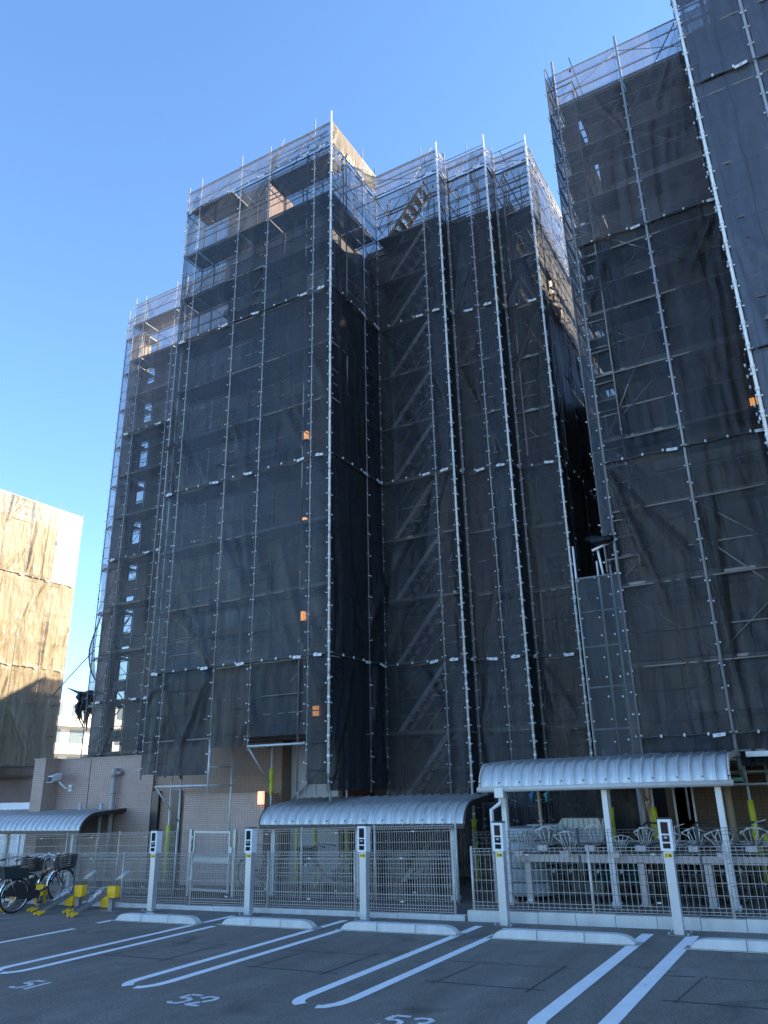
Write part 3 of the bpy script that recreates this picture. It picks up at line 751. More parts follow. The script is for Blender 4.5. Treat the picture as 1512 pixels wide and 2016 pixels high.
for q in range(nv+1):
    v = q/nv; z = 10.8-5.2*v; out = 1.45*math.sin(math.pi*min(1, v*1.08)**1.5)*(.35+.65*v)
    for i in range(nu+1):
        u = i/nu; k = len(b.v)
        b.v.append((-24.5-out*u-.35*u*math.sin(math.pi*u)+.03*math.sin(9*u+5*v), 20.05+.7*u+.25*math.sin(math.pi*u)+.05*noise.noise(Vector((u*4, v*6, 2))), z-.25*u*v)); b.uv[k] = (u*1.5, z)
for q in range(nv):
    for i in range(nu): a = q*(nu+1)+i; b.quad((a, a+1, a+nu+2, a+nu+1), 0, True)
b.build("mesh_sheet", NETM, S0)
MB().tube([b.v[q*(nu+1)+nu] for q in range(nv+1)], .03, 0, 5).build("sheet_hem", SEAM, S0)
# net gathered into a bunch at its loose end
rnd = random.Random(3); b = MB()
for k in range(14):
    x0 = -25.35+rnd.uniform(0, .95); ln = rnd.uniform(.5, 1.5); sw = rnd.uniform(-.25, .25)
    b.tube([(x0+sw*t*t+.05*math.sin(9*t+k), 20.25+rnd.uniform(-.12, .12), 5.75-ln*t) for t in (0, .2, .45, .7, 1)], [.05, rnd.uniform(.06, .13), rnd.uniform(.05, .12), rnd.uniform(.03, .09), .015], 0, 6)
b.tube([(-26.2,20.4,6.0),(-25.4,20.3,5.75),(-24.6,20.1,5.65),(-23.7,20.1,5.6)], [.015, .06, .07, .04], 0, 6)
b.build("bundled_net", NETD, S0)
b = MB(); b.tube([(-28.5,21.5,6.0),(-25.4,20.3,6.9),(-24.5,20.1,7.3)], .02); b.build("guy_rope", BLACK, S0)

# ------------------------------------------------------------------ right block scaffold
RY = 17.2; JR = [2.89, 9.19, 15.49]
S4 = thing("scaffold", (-1.8, RY, 2.2), "broad net wrapped scaffold of the right block with rows of rails across its top", "scaffold", "net wrapped scaffolds")
scaffold_face(S4, [(x, RY) for x in (-3.62, -1.78, .08, 1.9)], 2.25, 21.79, JR, step=1.8, base=2.6, main=(), seed=12, amp=.2, pr=.038, ctop=False, tags=True,
              mats={(0, 1): NETB, (1, 1): NETB, (0, 3): NETC, (1, 3): NETC, (1, 2): NETB, (0, 2): NETM, (0, 0): NETD, (1, 0): NETD, (2, 0): NETD}, rails=False)
for z in [21.5-.52*i for i in range(8)]+[14.2, 12.4, 10.6, 8.7, 6.9, 5.1]:
    b = MB(); b.tube([(-3.6,RY+.06,z),(1.9,RY+.06,z)], .02); b.build("ledger", GALVD, S4)
for X0, z0, X1, z1 in ((-3.5, 9.8, -1.9, 12.9), (-3.5, 9.0, -1.75, 6.2), (-1.6, 6.9, 0, 5.2), (-3.3, 17.6, -1.85, 20.0), (-1.7, 19.3, -.2, 21.7), (-3.5, 16.1, -.6, 13.8), (-1.4, 3.6, 0, 5.3)):
    b = MB(); b.tube([(X0,RY+.04,z0),(X1,RY+.04,z1)], .018); b.build("brace", GALVD, S4)
# side of the block, running back
scaffold_face(S4, [(-3.86, 27.5), (-3.86, 25.7), (-3.86, 23.9), (-3.86, 22.1), (-3.86, 20.3), (-3.86, 18.5), (-3.86, RY)], 6.6, 21.75, JR, step=.9, base=6.0, depth=.75, seed=14, amp=.03, clipstep=.9,
              ctop=False, braces=False, decks=False, tags=False, mats={(k, q): NETC for k in range(6) for q in range(4)})
for i in range(8):
    b = MB(); z = 7.4+1.8*i
    b.box((-3.75,RY+.3,z),(-3.2,27.3,z+.045)); b.build("deck", DECK, S4)
mesh_sheet(S4, (-3.86, RY), (-3.62, RY), 7.2, 21.75, NET, 141, .02)
# lower outer bay with an open top
for X in (-4.6, -4.2, -3.9):
    b = MB(); b.tube([(X,RY+.02+(.5 if X > -4.5 else 0),2.2),(X,RY+.02+(.5 if X > -4.5 else 0),7.3 if X < -4.5 else 7.0)], .026); clips(b, X, RY, Vector((1,0,0)), Vector((0,-1,0)), 2.4, 6.5, .45, 1, (1,)); b.build("standard", [GALVG, TIE], S4)
mesh_sheet(S4, (-4.6, RY), (-3.62, RY), 2.2, 6.5, NET, 143, .14)
mesh_sheet(S4, (-4.62, 19.5), (-4.6, RY), 2.2, 6.5, NETD, 144, .05)
for z in (6.5, 5.7, 4.9, 4.0, 3.1):
    b = MB(); b.tube([(-4.6,RY+.03,z),(-3.62,RY+.03,z)], .022); b.build("ledger", GALV, S4)
b = MB()
for k in range(6): b.tube([(-4.25+.1*k, RY-.03, 7.42-.02*k+.05*math.sin(k)), (-4.0+.06*k, RY-.1, 7.3), (-3.62, RY-.05, 7.36+.03*math.cos(k*2))], [.05, .09, .03], 0, 7)
b.build("rolled_sheet", NETD, S4)
b = MB(); b.tube([(-4.15,RY,7.12),(-3.55,RY,7.3)], .03); b.tube([(-3.98,RY+.1,6.5),(-4.05,RY+.1,7.2)], .03); b.build("base_bracket", GALVG, S4)
# props and green tubes under the block
b = MB()
for X, Y in ((-4.55, 17.75), (-3.65, 17.75), (-1.75, 17.75), (-3.3, 18.3), (.1, 17.75), (-1.4, 18.3)):
    b.tube([(X,Y,gz(X)),(X,Y,2.7)], .026)
for z, y in ((1.92, 17.7), (2.5, 17.6)): b.tube([(-3.9,y,z),(2,y,z)], .026)
for X, Y, z0 in ((-4.3, 18.6, 1.3), (-3.9, 18.9, 1.6), (-3.1, 18.7, 1.2), (-2.9, 18.2, -.1), (-1.2, 17.9, .1), (-.6, 18.5, -.05), (.6, 18.2, 0)):
    b.tube([(X,Y,z0),(X,Y,2.6)], .024); b.tube([(X,Y,1.95),(X,Y,2.03)], .04)
for z, y in ((2.3, 18.4), (1.9, 18.6), (2.15, 17.9)): b.tube([(-3.8,y,z),(2,y,z+.02)], .024)
b.tube([(-1.3,18.0,1.4),(.4,18.0,2.4)], .02)
b.tube([(-4.5,17.75,1.85),(-3.95,17.3,2.6)], .022); b.tube([(-3.65,17.75,1.85),(-3.1,17.3,2.6)], .022); b.tube([(-1.75,17.75,1.9),(-1.8,17.25,2.7)], .03)
b.build("base_bracket", [GALV], S4)
GREEN = mat("green_tube", (.16, .36, .27), .45)
MB().tube([(-4.5,17.72,1.86),(-4.0,17.28,2.58)], .03).build("green_prop", GREEN, S4); MB().tube([(-1.9,17.6,2.5),(-1.78,17.72,1.9)], .032).build("green_prop", GREEN, S4)
MB().box((-2.6,17.62,1.98),(-1.8,17.68,2.05)).build("green_board", GREEN, S4)
for X in (-4.55, -3.65, -1.75): pole_pad(S4, X, 17.75, .25 if X < -2 else .1, 1.5 if X < -2 else 1.62)
pole_pad(S4, -1.45, 17.3, -.05, 1.0, -.1)
b = MB(); b.box((-1.6,16.9,2.42),(3.0,17.15,2.52)); b.build("edge_board", WHITEP, S4)

# near right scaffold, tallest
S5 = thing("scaffold", (1.5, 13.5, 0), "tallest bluish net wrapped scaffold, cut off by the top right corner", "scaffold", "net wrapped scaffolds")
scaffold_face(S5, [(-.06, 13.5), (1.12, 13.5), (2.95, 13.5), (4.78, 13.5)], 3.2, 24.2, [9.19, 15.49, 21.79], base=2.6, main=(0,), seed=15, amp=.14, ctop=False, low=[0, 0, 0, 0],
              mats={(k, q): NETU for k in range(3) for q in range(5)}, pr=.036)
scaffold_face(S5, [(-.07, RY-.06), (-.07, 15.4), (-.07, 13.52)], 3.2, 24.2, [9.19, 15.49, 21.79], base=2.6, seed=16, amp=.04, braces=False, clipstep=.9, inner=False, decks=False, tags=False)
for z in [20.6-.6*i for i in range(6)]:
    b = MB(); b.tube([(-.02,14.3,z),(2.95,14.3,z)], .022); b.tube([(.5,14.25,z),(.5,17,z)], .02); b.build("ledger", GALVD, S5)

# ------------------------------------------------------------------ apartment block behind the nets
BL = thing("apartment_building", (-8, 20, 0), "brown tiled apartment block hidden behind dark scaffold nets", "building")
def wbox(name, a, b_, m, par=None): return MB().box(a, b_).build(name, m, par or BL)
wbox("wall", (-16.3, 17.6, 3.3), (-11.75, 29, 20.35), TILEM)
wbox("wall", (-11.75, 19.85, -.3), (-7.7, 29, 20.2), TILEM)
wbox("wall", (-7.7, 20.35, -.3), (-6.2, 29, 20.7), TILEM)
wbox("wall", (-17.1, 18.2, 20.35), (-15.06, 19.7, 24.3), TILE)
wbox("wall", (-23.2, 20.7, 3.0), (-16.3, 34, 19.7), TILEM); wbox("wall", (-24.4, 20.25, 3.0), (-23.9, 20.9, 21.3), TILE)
rnd = random.Random(4)
for i in range(9):
    za = 3.9+1.8*i+rnd.uniform(-.12, .12); zb2 = za+rnd.uniform(.35, .75)
    wbox("spandrel", (-23.9, 20.6, za), (-23.2, 20.68, zb2), SLAB)
for i in range(26):
    z = rnd.uniform(3.3, 19); MB().tube([(-23.95,20.5,z),(-23.15,20.5+rnd.uniform(-.1, .1),z+rnd.choice((-.7, -.4, 0, 0, .5, .8)))], rnd.choice((.014, .02))).build("brace", GALVD, S0)
wbox("wall", (-2.95, 18.6, 2.75), (12, 46, 17.6), TILEM); wbox("wall", (-3.3, 19.4, 2.75), (-2.95, 30, 13.0), TILEM); wbox("wall", (-5.2, 25, -.4), (-3.3, 25.3, 15.0), TILEM); wbox('wall', (-3.75, 20.6, -.3), (-3.3, 25, 8.5), TILEM)  # main right block lengthened out of view to shade the alley
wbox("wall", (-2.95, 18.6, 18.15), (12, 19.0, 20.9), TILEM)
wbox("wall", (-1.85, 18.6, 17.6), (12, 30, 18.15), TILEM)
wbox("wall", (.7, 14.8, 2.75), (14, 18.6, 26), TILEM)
wbox("parapet", (-16.35, 17.55, 20.35), (-11.7, 17.7, 20.75), SLAB)
wbox("parapet", (-11.75, 19.8, 20.2), (-7.7, 19.95, 20.5), SLAB)
wbox("roof_slab", (-23.2, 20.3, 19.7), (-16.3, 34, 19.95), SLAB)
wbox("roof_slab", (-3.2, 18.3, 20.9), (6, 19.4, 21.05), SLAB)
# storeys: balcony slabs, windows, sconces
for i in range(6):
    z = 3.6+2.83*i
    wbox("balcony_slab", (-15.9, 16.95, z-.1), (-13.4, 17.6, z+.12), SLAB)
    f = wbox("window", (-15.6, 17.55, z+.15), (-13.9, 17.62, z+2.1), FRAMEW)
    MB().box((-15.52,17.535,z+.22),(-14.78,17.552,z+2.03)).box((-14.72,17.535,z+.22),(-13.98,17.552,z+2.03)).build("pane", GLASS, f)
    if i < 6:
        wbox("balcony_slab", (-2.6, 17.95, z-.2), (6, 18.6, z+.05), SLAB)
        f = wbox("window", (-2.3, 18.55, z+.1), (-.5, 18.62, z+2.0), FRAMEW)
        MB().box((-2.2,18.535,z+.2),(-1.42,18.552,z+1.95)).box((-1.38,18.535,z+.2),(-.6,18.552,z+1.95)).build("pane", GLASS, f)
    f = wbox("window", (-10.9, 19.8, z+.3), (-9.6, 19.87, z+1.9), FRAMEW)
    MB().box((-10.82,19.785,z+.36),(-9.68,19.802,z+1.84)).build("pane", GLASS, f)
    wbox("balcony_slab", (-7.6, 20.0, z-.15), (-6.25, 20.35, z+.05), SLAB)
    b = MB()
    for k in range(12): b.box((-7.55+.11*k,20.02,z+.05),(-7.52+.11*k,20.05,z+1.05))
    b.box((-7.6,20.01,z+1.05),(-6.25,20.06,z+1.1)); b.build("balcony_rail", GALVD, BL)
    wbox("louvre_panel", (-19.6, 20.62, z+.3), (-18.6, 20.7, z+1.8), SLAB)
for k, (x, z) in enumerate(((-12.65, 12.42), (-12.67, 9.6), (-12.67, 6.68), (-12.19, 4.0), (-12.57, 15.2))):
    hh = .14 if k in (0, 2, 3) else .09
    b = MB(); b.prism([(x-.07,17.47),(x-.045,17.45),(x+.045,17.45),(x+.07,17.47),(x+.07,17.58),(x-.07,17.58)], "z", z-hh, z+hh); b.box((x-.08,17.44,z+hh),(x+.08,17.59,z+hh+.025),1); b.box((x-.08,17.44,z-hh-.025),(x+.08,17.59,z-hh),1); b.build("wall_lamp", [LAMP if k < 4 else LAMPD, TRIM], BL)
b = MB(); b.box((-.3,18.45,10.38),(-.14,18.58,10.6)); b.build("wall_lamp", LAMP, BL)
b = MB(); b.box((-1.85,18.48,8.35),(-1.8,18.58,8.5)); b.build("wall_lamp", LAMP, BL)
b = MB(); b.box((-11.1,18.9,1.5),(-10.98,19.0,1.75)); b.build("wall_lamp", LAMPD, BL)
wbox("outlet_box", (-13.2, 17.5, 14.0), (-12.85, 17.58, 14.4), SLAB); wbox("outlet_box", (-13.2, 17.5, 8.9), (-12.9, 17.58, 9.3), SLAB); wbox("outlet_box", (-12.7, 17.48, 17.4), (-12.0, 17.58, 18.5), RENDW)
# ground storey pieces
wbox("wall", (-18.1, 17.6, -.6), (-13.35, 18.3, 3.28), TILEW)
wbox("stair_wall", (-13.33, 18.0, -.4), (-11.77, 18.2, 3.28), RENDW); wbox("wall", (-12.0, 18.2, -.5), (-11.77, 29, 3.28), TILEM)
b = MB(); b.tube([(-13.2,17.9,1.75),(-12.0,17.9,2.75)], .025); b.build("handrail", GALV, BL)
wbox("wall", (-3.9, 20.6, -.3), (12, 20.9, 2.75), TILEO)
wbox("wall", (-3.9, 20.9, -.3), (-3.7, 27, 2.75), TILEM)
wbox("wall", (-23, 36, -.5), (-8, 46.2, 14.6), TILEM); wbox("wall", (-23, 46.2, -.5), (-8, 62, 18.0), TILEM)  # unseen rear boxes, added and stepped to shadow the far left block
wbox("soffit", (-3.9, 18.2, 2.6), (12, 21, 2.74), SLAB)
for X, Y in ((-4.3, 19.6), (-2.35, 19.4)):
    b = MB(); b.tube([(X,Y,gz(X)),(X,Y,2.6)], .085, 0, 12); b.build("column", CREAMP if X > -3 else WHITEP, BL)
b = MB()
for z in (2.35, 2.15): b.tube([(-3.9,18.9,z),(12,18.9,z)], .045, 0, 8)
b.build("service_pipe", CREAMP, BL)

# annex wall and low wall
AN = thing("annex_wall", (-20.4, 17.5, -.4), "long brown tiled wall with a camera and drainpipe, lower left", "wall")
MB().box((-22.4,17.5,-.8),(-18.1,18.2,3.07)).build("wall", TILE, AN)
MB().box((-22.95,16.95,-.8),(-22.4,18.2,3.09)).build("pier", TILE, AN)
MB().box((-22.97,16.93,3.092),(-22.38,18.22,3.13)).box((-22.38,17.48,3.072),(-18.1,18.22,3.11)).build("coping", TILE, AN)
for X in (-17.95, -17.1):
    MB().box((X-.17,17.5,-.4),(X+.13,17.64,2.05)).build("narrow_window", GLASS, AN)
MB().box((-20.92,17.49,-.8),(-20.9,17.505,3.07)).build("joint", TRIM, AN)
LW = MB().box((-16.3,17.0,-.7),(-13.45,17.35,1.92)).box((-13.7,17.352,-.7),(-13.45,17.99,1.915)).box((-16.33,16.97,1.922),(-13.42,17.38,1.95)).build("low_wall", TILEL); tag(LW, "lower brown tiled wall carrying a glowing square lamp", "wall")
b = MB(); b.box((-13.6,16.9,1.66),(-13.45,16.998,1.98)); o = b.build("wall_lamp", LAMPD); tag(o, "glowing pink square lamp on the end of the low tiled wall", "lamp")
# security camera
t = thing("security_camera", (-21.75, 17.5, 2.4), "white security camera bracketed to the tiled wall", "camera")
MB().obox((-21.95,17.0,2.52), Vector((.06,-.22,-.05)), Vector((.085,.025,0)), Vector((.0,.02,.1))).build("housing", HEADW, t)
MB().obox((-21.885,16.77,2.47), Vector((.003,-.01,-.002)), Vector((.07,.02,0)), Vector((.0,.015,.075))).build("lens", LENS, t)
MB().tube([(-21.75,17.5,2.2),(-21.75,17.3,2.2),(-21.88,17.12,2.4)], .03, 0, 8).box((-21.82,17.46,2.1),(-21.68,17.5,2.3)).build("bracket", HEADW, t)
b = MB(); b.tube([(-19.62,17.36,-.4),(-19.62,17.36,2.55)], .075, 0, 12); b.tube([(-19.62,17.36,2.5),(-19.62,17.36,2.75)], .1, 0, 12); b.tube([(-19.62,17.36,2.6),(-19.4,17.45,2.6)], .06, 0, 10)
for z in (.9, 2.0): b.tube([(-19.62,17.36,z),(-19.62,17.36,z+.05)], .088, 0, 12)
tag(b.build("drainpipe", PIPE), "vertical grey drainpipe with a capped top on the tiled wall", "pipe")
for X, lb in ((-20.9, "short steel stub behind the left shelter roof, nearer the camera bracket"), (-19.95, "short steel stub behind the left shelter roof, nearer the drainpipe")):
    b = MB(); b.tube([(X,17.25,gz(X)),(X,17.25,1.72)], .055, 0, 10); b.tube([(X,17.25,1.72),(X,17.25,1.74)], [.06,.03], 0, 10)
    tag(b.build("stub_post", GALV), lb, "post")

# ------------------------------------------------------------------ bicycle shelters
def shelter(x0, x1, yf, z_eave, prof, posts, label, rm, tm, pm, rib, gutter=None, down=False):
    t = thing("bicycle_shelter", ((x0+x1)/2, yf, gz((x0+x1)/2)), label, "shelter", "curved bicycle shelters")
    b = MB(); n = len(prof); nx = int((x1-x0)/rib); k = 0
    # corrugated skin with raised ribs
    xs_ = []
    for i in range(nx+1):
        X = x0+(x1-x0)*i/nx
        for dx, h in ((-.024, 0), (-.014, .036), (.014, .036), (.024, 0)):
            if x0 <= X+dx <= x1: xs_.append((X+dx, h))
    nrm = []
    for j in range(n):
        a = prof[max(0, j-1)]; c = prof[min(n-1, j+1)]; l = math.hypot(c[0]-a[0], c[1]-a[1]); nrm.append((-(c[1]-a[1])/l, (c[0]-a[0])/l))
    for X, h in xs_:
        dz = gz(X)-gz((x0+x1)/2)
        for j, (y, z) in enumerate(prof): b.v.append((X, yf+y+nrm[j][0]*h, z_eave+z+nrm[j][1]*h+dz*.35))
    for X, h in xs_:
        dz = gz(X)-gz((x0+x1)/2)
        for j, (y, z) in enumerate(prof): b.v.append((X, yf+y-nrm[j][0]*.03, z_eave+z-nrm[j][1]*.03+dz*.35))
    N = len(xs_)*n
    for i in range(len(xs_)-1):
        for j in range(n-1):
            q = i*n+j; b.quad((q, q+1, q+n+1, q+n), 0, True); q += N; b.quad((q+n, q+n+1, q+1, q), 0, True)
    b.build("roof", rm, t)
    # end trims
    for X in (x0-.012, x1+.012):
        b = MB(); dz = (gz(X)-gz((x0+x1)/2))*.35
        pts = [(X, yf+y-nrm[j][0]*.02, z_eave+z-nrm[j][1]*.02+dz) for j, (y, z) in enumerate(prof)]
        for p, q in zip(pts[:-1], pts[1:]): b.bar(p, q, .03, 0, .1)
        b.build("end_trim", tm, t)
    b = MB(); e0 = (gz(x0)-gz((x0+x1)/2))*.35; e1 = (gz(x1)-gz((x0+x1)/2))*.35
    if gutter: b.tube([(x0-.05,yf-.03,z_eave-.03+e0),(x1+.06,yf-.03,z_eave-.03+e1)], .055, 0, 10)
    else: b.obox(((x0+x1)/2,yf-.005,z_eave-.03+(e0+e1)/2), Vector(((x1-x0)/2,0,(e1-e0)/2)), Vector((0,.03,0)), Vector((0,0,.05)))
    b.build("gutter", gutter or tm, t)
    # rafters beneath, posts
    for X in posts:
        dz = (gz(X)-gz((x0+x1)/2))*.35
        b = MB(); b.box((X-.05,yf+.12,gz(X)),(X+.05,yf+.24,z_eave+.02+dz)); b.box((X-.075,yf+.1,gz(X)),(X+.075,yf+.26,gz(X)+.08)); b.build("post", pm, t)
        b = MB()
        pts = [(X, yf+y-nrm[j][0]*.08, z_eave+z-nrm[j][1]*.08+dz) for j, (y, z) in enumerate(prof)]
        for p, q in zip(pts[:-1], pts[1:]): b.bar(p, q, .07, 0, .07)
        b.build("rafter", tm, t)
    b = MB()
    for y, z in (prof[-1], prof[len(prof)//2]): b.bar((x0+.05,yf+y-.06,z_eave+z-.13),(x1-.05,yf+y-.06,z_eave+z-.13), .05)
    b.build("purlin", tm, t)
    for i in range(0, nx+1, 2):       # bolt heads at the eave
        X = x0+(x1-x0)*i/nx; zz = z_eave+.09+(gz(X)-gz((x0+x1)/2))*.35
        b = MB(); b.tube([(X,yf-.012,zz),(X,yf-.04,zz)], .016, 0, 6); b.build("bolt", BLACK, t)
    if down:
        X = x0+.42; b = MB()
        b.box((X-.09,yf-.1,z_eave-.2),(X+.09,yf+.04,z_eave-.02)); b.tube([(X,yf-.03,z_eave-.18),(X,yf-.03,z_eave-.3),(X-.2,yf-.03,z_eave-.42),(X-.2,yf-.03,gz(X)+.05)], .042, 0, 8)
        b.build("downpipe", WHITEP, t)
    return t
def curve(rise, depth, ry, slope):
    p = [(0, 0)]
    for i in range(1, 9):
        a = math.pi/2*i/8; p.append((ry*(1-math.cos(a)), rise*math.sin(a)))
    for i in range(1, 5): p.append((ry+(depth-ry)*i/4, rise+slope*i/4))
    return p
shelter(-12.25, -6.95, 15.35, 1.24, curve(.44, 1.85, .6, .12), [-11.95, -9.62, -7.3], "stained bicycle shelter with brown edging, middle of the three", ROOFG, TRIM, WHITEP, .235)
shelter(-26.4, -19.15, 15.9, .99, curve(.46, 1.9, .6, .1), [-25.4, -22.6, -19.6], "dark edged bicycle shelter cut by the left edge, above the black bicycle", ROOFS, TRIM, WHITEP, .235)
shelter(-6.4, -1.75, 15.0, 1.97, curve(.45, 2.1, .42, .1), [-5.98, -3.97, -1.98], "clean silver bicycle shelter with a pale gutter and downpipe, at right", ROOFS, GUTT, WHITEP, .205, GUTT, True)
b = MB(); b.tube([(-5.75,16.6,gz(-6)),(-5.75,16.6,2.3)], .035, 0, 8); tag(b.build("stub_post", CREAMP), "thin pinkish post standing behind the silver shelter's left end", "post")

# ------------------------------------------------------------------ slide bicycle racks with amber boxes
def rack_unit(x, y, high, label):
    t = thing("bicycle_rack", (x, y, gz(x)), label, "bicycle rack", "amber and grey slide bicycle racks")
    L_ = .98; zt = .36 if high else .2
    b = MB()
    for s_ in (-.035, .035): b.bar((s_, .12, .05), (s_*1.0, L_, zt), .018, 0, .05)
    b.bar((0, .12, .035), (0, L_, zt-.02), .07, 0, .012); place(b.build("rail", RACKG), t)
    for s_ in (-.075, .06):
        b = MB(); b.bar((s_*1.0, -.0, .025), (s_*.8, .15, .06), .045, 0, .04); place(b.build("foot_tip", RACKY), t)
    zb_ = .26 if high else .02
    b = MB(); b.prism([(.10,zb_),(.36,zb_),(.375,zb_+.015),(.375,zb_+.2),(.36,zb_+.215),(.10,zb_+.215),(.085,zb_+.2),(.085,zb_+.015)], 'x', .0, .0)
    b = MB(); b.prism([(.06,zb_),(.27,zb_),(.285,zb_+.02),(.285,zb_+.2),(.27,zb_+.22),(.06,zb_+.22),(.045,zb_+.2),(.045,zb_+.02)], 'y', L_-.12, L_-.0)
    place(b.build("lock_box", RACKY), t)
    if high:
        b = MB(); b.box((.08,L_-.1,.01),(.2,L_-.02,zb_)); b.box((-.12,L_-.14,.004),(.36,L_+.02,.012)); place(b.build("stand", RACKG), t)
    b = MB()
    for s_ in (-.05, .03):
        b.tube([(s_,L_-.35,zt-.1),(s_,L_-.33,zt+.04),(s_+.1,L_-.05,zt+.18)], .006)
        b.tube([(s_+.2,L_,zt+.06),(s_+.2,L_,zt+.24),(s_+.5,L_+.02,zt+.42)], .007) if high else None
    place(b.build("wheel_guide", CHROME), t)
    b = MB(); b.obox((-.03,L_-.3,zt-.02), Vector((.03,0,.0)), Vector((0,.08,.03)), Vector((0,0,.02))); place(b.build("plate", GALV), t)
    return t
first = rack_unit(-14.05, 11.63, True, "tall amber and grey slide rack, nearest the first silver post")
low = rack_unit(-14.62, 11.98, False, "low amber and grey slide rack beside the tallest rack, nearest the posts")
for i, (dx, lb) in enumerate(((-1.02, "tall amber and grey slide rack, second from the silver posts"), (-2.3, "tall amber and grey slide rack under the front wheel of the bicycle"))):
    dup(first, (-14.05+dx, 11.63, gz(-14.05+dx)), None, lb)
for dx, lb in ((-1.14, "low amber and grey slide rack just right of the black bicycle's front wheel"), (-2.2, "low amber and grey slide rack half hidden by the black bicycle"), (-3.1, "low amber and grey slide rack at the left edge behind the bicycle")):
    dup(low, (-14.62+dx, 11.98, gz(-14.62+dx)), None, lb)

# ------------------------------------------------------------------ bicycles
def wheel(par, y, z, r, rim=CHROME, n=28):
    b = MB(); b.torus((0,y,z), (1,0,0), r-.018, .02, 0, n, 6); b.torus((0,y,z), (1,0,0), r-.045, .011, 1, n, 5)
    b.tube([(-.05,y,z),(.05,y,z)], .025, 1, 8)
    for i in range(16):
        a = 2*math.pi*i/16; s_ = .03 if i % 2 else -.03
        b.tube([(s_,y,z),(0,y+(r-.05)*math.cos(a),z+(r-.05)*math.sin(a))], .0022, 1, 3, False)
    return place(b.build("wheel", [RUBBER, rim]), par)
def bicycle(x, y, z, rotz, label, fm, cover=None, rear_box=False, basket=True, r=.335, tilt=0, group=None, big=True):
    t = thing("bicycle", (x, y, z), label, "bicycle", group)
    t.rotation_euler = (tilt, 0, rotz)
    wb = 1.1
    rim = CHROME if big else GALVD
    wheel(t, 0, r, r, rim); wheel(t, wb, r, r, rim)
    bb = (0, .45, .28); seat = (0, .26, .68); head = (0, .92, .74); headlo = (0, .95, .58)
    b = MB()
    b.tube([headlo, (0,.72,.34), bb], .024, 0, 8); b.tube([bb, seat], .018, 0, 8); b.tube([headlo, head], .024, 0, 8)
    for s_ in (-.055, .055):
        b.tube([bb, (s_,0,r)], .011); b.tube([(0,.3,.6),(s_,0,r)], .009)
        b.tube([(0,.96,.6),(s_,.99,.56),(s_,wb,r)], .013)
    b.tube([bb, (0,.43,.4), seat], .018, 0, 8)
    place(b.build("frame", fm), t)
    for yy in (0, wb):
        b = MB(); a0, a1 = (R(5), R(205)) if yy == 0 else (R(20), R(175)); n = 14
        for i in range(n):
            p = a0+(a1-a0)*i/n; q = a0+(a1-a0)*(i+1)/n
            P = lambda t_, s_: (s_, yy+(r+.022)*math.cos(t_), r+(r+.022)*math.sin(t_))
            b.poly([P(p,-.026), P(q,-.026), P(q,.026), P(p,.026)])
        place(b.build("mudguard", CHROME if big else fm), t)
    b = MB(); b.prism([(.02,.27),(.2,.24),(.5,.2),(.56,.28),(.5,.36),(.2,.38),(.02,.42)], 'x', .05, .075); place(b.build("chain_guard", BLACK), t)
    b = MB(); b.tube([bb, (.08,.45,.28), (.09,.5,.12)], .011); b.box((.08,.46,.1),(.17,.55,.125)); b.tube([bb, (-.08,.45,.28), (-.09,.4,.44)], .011); b.box((-.17,.35,.43),(-.08,.44,.455))
    place(b.build("crank", BLACK), t)
    b = MB(); b.tube([seat, (0,.24,.8)], .013, 1); b.prism([(-.09,.1),(-.1,.2),(-.03,.27),(.03,.27),(.1,.2),(.09,.1),(.0,.06)], 'z', .8, .87)
    place(b.build("saddle", [BLACK, CHROME]), t)
    b = MB(); b.tube([head, (0,.9,.88), (0,.93,.96)], .013, 0, 8)
    for s_ in (-1, 1):
        b.tube([(0,.93,.96),(s_*.1,.95,.98),(s_*.2,.86,1.0),(s_*.27,.62,.97)], .0115, 0, 8); b.tube([(s_*.262,.65,.972),(s_*.285,.55,.955)], .018, 1, 8)
        b.tube([(s_*.2,.85,.98),(s_*.25,.72,.93)], .006, 0, 5)
    b.tube([(.12,.93,1.0),(.12,.93,1.04)], .025, 0, 8)
    place(b.build("handlebar", [CHROME if big else GALVD, BLACK]), t)
    if basket:
        b = MB(); y0, y1, z0, z1 = 1.0, 1.34, .66, .93
        for i in range(7):
            u = i/6; zz = z0+(z1-z0)*u; e = .03*u
            lp = [(-.15-e,y0-e*.3,zz),(.15+e,y0-e*.3,zz),(.15+e,y1+e,zz),(-.15-e,y1+e,zz)]
            for p, q in zip(lp, lp[1:]+lp[:1]): b.bar(p, q, .012, 0, .018 if i in (0, 6) else .022)
        for i in range(7):
            X = -.15+.05*i; b.bar((X,y0,z0),(X*1.2,y0-.01,z1), .008); b.bar((X,y1,z0),(X*1.2,y1+.03,z1), .008)
            Y = y0+(y1-y0)*i/6; b.bar((-.15,Y,z0),(-.18,Y+.01,z1), .008); b.bar((.15,Y,z0),(.18,Y+.01,z1), .008)
        b.box((-.15,y0,z0-.01),(.15,y1,z0+.005)); place(b.build("basket", BLACK), t)
        b = MB(); b.tube([(.0,1.16,.54),(0,1.24,.54)], [.03,.045], 0, 10); place(b.build("headlight", [HEADW]), t)
    b = MB()
    for s_ in (-.06, .06): b.tube([(s_,.25,.7),(s_,-.2,.72)], .008); b.tube([(s_,-.15,.72),(s_,0,r)], .007)
    for yy in (-.2, -.05, .1): b.tube([(-.06,yy,.72),(.06,yy,.72)], .007)
    place(b.build("carrier", CHROME if big else BLACK), t)
